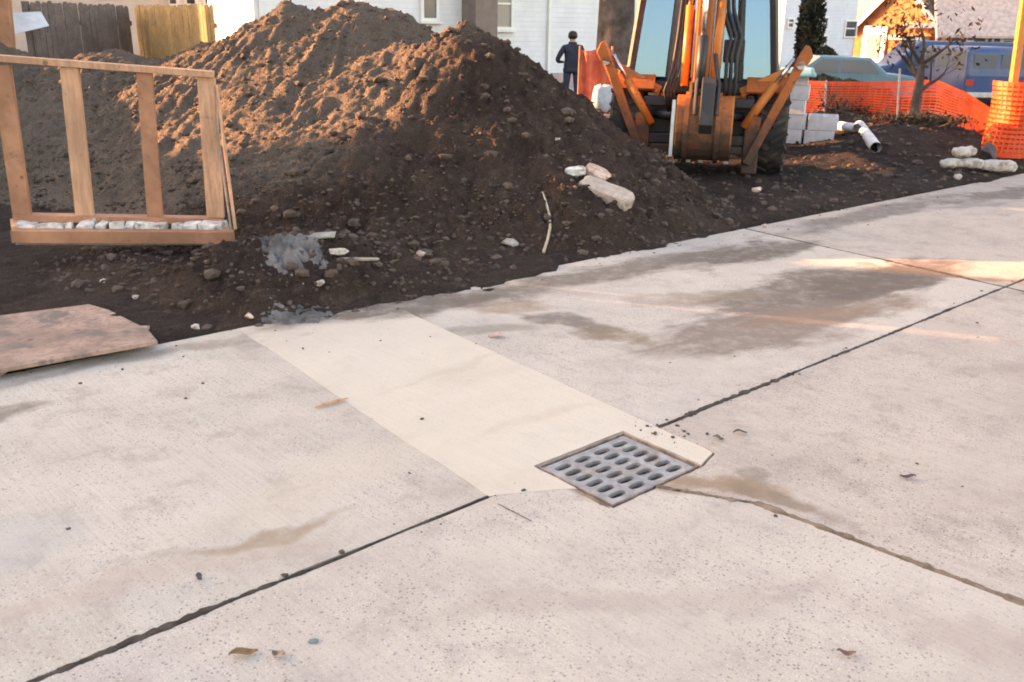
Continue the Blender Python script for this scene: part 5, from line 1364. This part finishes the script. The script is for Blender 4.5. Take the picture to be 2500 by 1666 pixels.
def conifer(name, label, base, H_, r_, seed, lm, n=2600, cat='tree', shape='col'):
    o = tag(empty(name, base), label, cat); rg = random.Random(seed); b = MB()
    b.tube([(0, 0, -.2), (0, 0, H_ * .9)], [.10 if H_ > 2 else .03, .02], 7); b.build('trunk', M['bark2'], o)
    P = []
    for i in range(n):
        k = rg.random(); th = rg.uniform(0, 6.283); lobe = 1 + .18 * math.sin(3 * th + seed) + .12 * math.sin(7 * th + k * 9)
        if shape == 'col': rr = r_ * lobe * (.55 + .45 * math.sin(math.pi * min(1, k * 1.1) ** .8)) * (1.02 - .75 * max(0, k - .75) / .25)
        else: rr = r_ * lobe * math.sqrt(max(0, 1 - (k * 1.02) ** 2))
        rr *= rg.uniform(.45, 1.0) ** .5; P.append(Vector((rr * math.cos(th), rr * math.sin(th), .05 + k * H_)))
    c = MB(); leaves(c, P, .10 if H_ > 2 else .055, rg); c.build('crown', lm, o)['kind'] = 'stuff'
    return o
g = corner(1861, 33); conifer('columnar_evergreen', 'narrow dark columnar evergreen before the tall pale house', g, 4.6, .40, 3, M['evergreen'], 5200)
g = corner(1903, 32); conifer('round_shrub', 'dark rounded shrub right of the columnar evergreen', g, 1.55, .72, 4, M['evergreen'], 3200, 'shrub', 'dome')
for i, (px, Y_, r_, hh) in enumerate(((1828, 22, .9, 1.25), (1905, 22.5, 1.0, 1.05), (1968, 22.5, .9, .95))):
    conifer('hedge_bush', ('leftmost', 'middle', 'rightmost')[i] + ' of the low dull green bushes beyond the concrete blocks', corner(px, Y_), hh, r_, 20 + i, M['shrub'], 3000, 'shrub', 'dome')
# brush heaps in front of the orange fence
def brush(name, label, px, py, n, L, seed, leafn, hgt=.4, r_=.5):
    g = gz(px, py); g.z = safe_z(g); o = tag(empty(name, g), label, 'brush'); rg = random.Random(seed); b = MB(); tips = []
    for i in range(n):
        p = Vector((rg.gauss(0, r_ * .5), rg.gauss(0, r_ * .4), 0)); d = Vector((rg.uniform(-1, 1), rg.uniform(-1, 1), rg.uniform(.15, .9))).normalized()
        limb(b, p, d, L * rg.uniform(.5, 1), .007, 1, rg, tips, 0, 5)
    b.build('twigs', M['twig'], o)['kind'] = 'stuff'
    c = MB(); P = [Vector((rg.gauss(0, r_ * .55), rg.gauss(0, r_ * .45), abs(rg.gauss(0, hgt * .5)))) for _ in range(leafn)]
    leaves(c, P, .035, rg); c.build('dead_leaves', M['dryleaf'] if seed % 2 else M['evergreen'], o)['kind'] = 'stuff'
brush('brush_heap', 'dark heap of brush and dead leaves before the orange fence', 1955, 290, 18, .4, 32, 1500, .32, .36)
brush('brush_heap', 'thin bare twigs right of the concrete block stack', 1905, 322, 20, .6, 34, 120, .25, .22)
brush('brush_heap', 'low tangle of brush at the foot of the young tree', 2110, 345, 16, .3, 36, 900, .10, .55)

# ------------------------------------------------------------------ parked vehicles
t = NT('car_glass'); M['carglass'] = t.done((.12, .15, .17), .08, None, 0, .8)
M['redlens'] = speck('red_tail_lens', (.45, .02, .02), .1, .3, 5, .05, .001)
def carpaint(name, col): return speck(name, col, .06, .35, 2, .05, .002, 0, .55, (.16, .14, .13), .35)
def vehicle(name, label, px, Y, rz, L, Wd, prof, col, wins, wr=.31, cat='car', wheel_x=(.2, .8), low=None, rear=None):
    """prof: side outline (x along the length, z); wins: side window outlines"""
    p = corner(px, Y); o = tag(empty(name, (p.x, p.y, GZ + .03), rz), label, cat); m = carpaint(name + '_paint_' + str(px), col)
    b = MB(); b.prism(prof, 1, -Wd / 2, Wd / 2); b.build('body', m, o, bevel=.07)
    for w in wins:
        for sy in (-1, 1):
            g_ = MB(); g_.prism(w, 1, min(sy * (Wd / 2 + .004), sy * (Wd / 2 - .03)), max(sy * (Wd / 2 + .004), sy * (Wd / 2 - .03))); g_.build('side_window', M['carglass'], o)
    for fx in wheel_x:
        for sy in (-1, 1):
            w_ = MB(); w_.lathe([(wr * .6, -.1), (wr * .95, -.1), (wr, -.06), (wr, .06), (wr * .95, .1), (wr * .6, .1)], 22, axis=1); wo = w_.build('wheel', M['rubber'], o); wo.location = (L * fx, sy * (Wd / 2 - .08), wr)
            h_ = MB(); h_.lathe([(.02, -.09), (wr * .58, -.085), (wr * .6, .085), (.02, .09)], 16, axis=1); h_.build('hubcap', M['steel'], wo)
    for sy in (-1, 1):
        t_ = MB(); t_.box((L - .01, sy * (Wd / 2 - .12), .78), (.08, .2, .16)); t_.build('tail_light', M['redlens'], o)
        t_ = MB(); t_.box((.02, sy * (Wd / 2 - .2), .66), (.08, .26, .14)); t_.build('headlight', M['lamp'], o)
    for x in (-.02, L + .02):
        t_ = MB(); t_.box((x, 0, .45), (.12, Wd * .96, .16)); t_.build('bumper', M['steel'], o, bevel=.03)
    if rear is not None:
        for y0, y1, z0, z1 in rear:
            g_ = MB(); g_.box((L - .03, (y0 + y1) / 2, (z0 + z1) / 2), (.06, y1 - y0, z1 - z0)); g_.build('rear_window', M['carglass'], o)
    if low is not None:
        for sy in (-1, 1):
            t_ = MB(); t_.box((L / 2, sy * (Wd / 2 + .003), .52), (L * .96, .02, .2)); t_.build('lower_panel', carpaint('lower_' + name + str(px), low), o)
    return o
sedan = [(0, .30), (4.4, .30), (4.42, .75), (4.3, .90), (3.6, .95), (3.1, 1.36), (1.75, 1.38), (1.15, .92), (.1, .78), (0, .6)]
sed_w = [[(1.35, .94), (2.25, .94), (2.25, 1.30), (1.80, 1.31)], [(2.33, .94), (3.38, .94), (3.06, 1.29), (2.33, 1.30)]]
van = [(0, .32), (4.6, .32), (4.62, 1.0), (4.5, 1.72), (4.3, 1.80), (1.5, 1.80), (.85, 1.12), (.1, .98), (0, .7)]
van_w = [[(1.15, 1.12), (1.95, 1.12), (1.95, 1.66), (1.55, 1.66)], [(2.08, 1.12), (3.1, 1.12), (3.1, 1.66), (2.08, 1.66)], [(3.22, 1.12), (4.38, 1.12), (4.30, 1.66), (3.22, 1.66)]]
suv = [(0, .36), (3.9, .36), (3.92, .95), (3.85, 1.62), (3.7, 1.70), (1.55, 1.70), (1.05, 1.10), (.1, 1.0), (0, .7)]
suv_w = [[(1.3, 1.10), (2.1, 1.10), (2.1, 1.58), (1.62, 1.58)], [(2.22, 1.10), (2.95, 1.10), (2.95, 1.58), (2.22, 1.58)], [(3.05, 1.10), (3.74, 1.10), (3.68, 1.58), (3.05, 1.58)]]
vehicle('parked_sedan', 'light teal sedan parked at the left of the row behind the orange fence', 1735, 27.6, R(-6), 4.4, 1.7, sedan, (.08, .19, .24), sed_w)
vehicle('parked_suv', 'blue boxy car seen from behind, parked left of the young tree', 2146, 30.0, R(-86), 3.9, 1.75, suv, (.015, .06, .18), suv_w, rear=((-.72, -.06, 1.08, 1.52), (.06, .72, 1.08, 1.52)))
vehicle('parked_van', 'blue minivan with pinkish lower panels parked right of the young tree', 1985, 30.5, R(-4), 4.6, 1.8, van, (.022, .07, .18), van_w, low=(.42, .26, .28))
vehicle('parked_van', 'navy van parked last in the row at the right edge', 2585, 30.0, R(175), 4.6, 1.8, van, (.012, .03, .11), van_w)
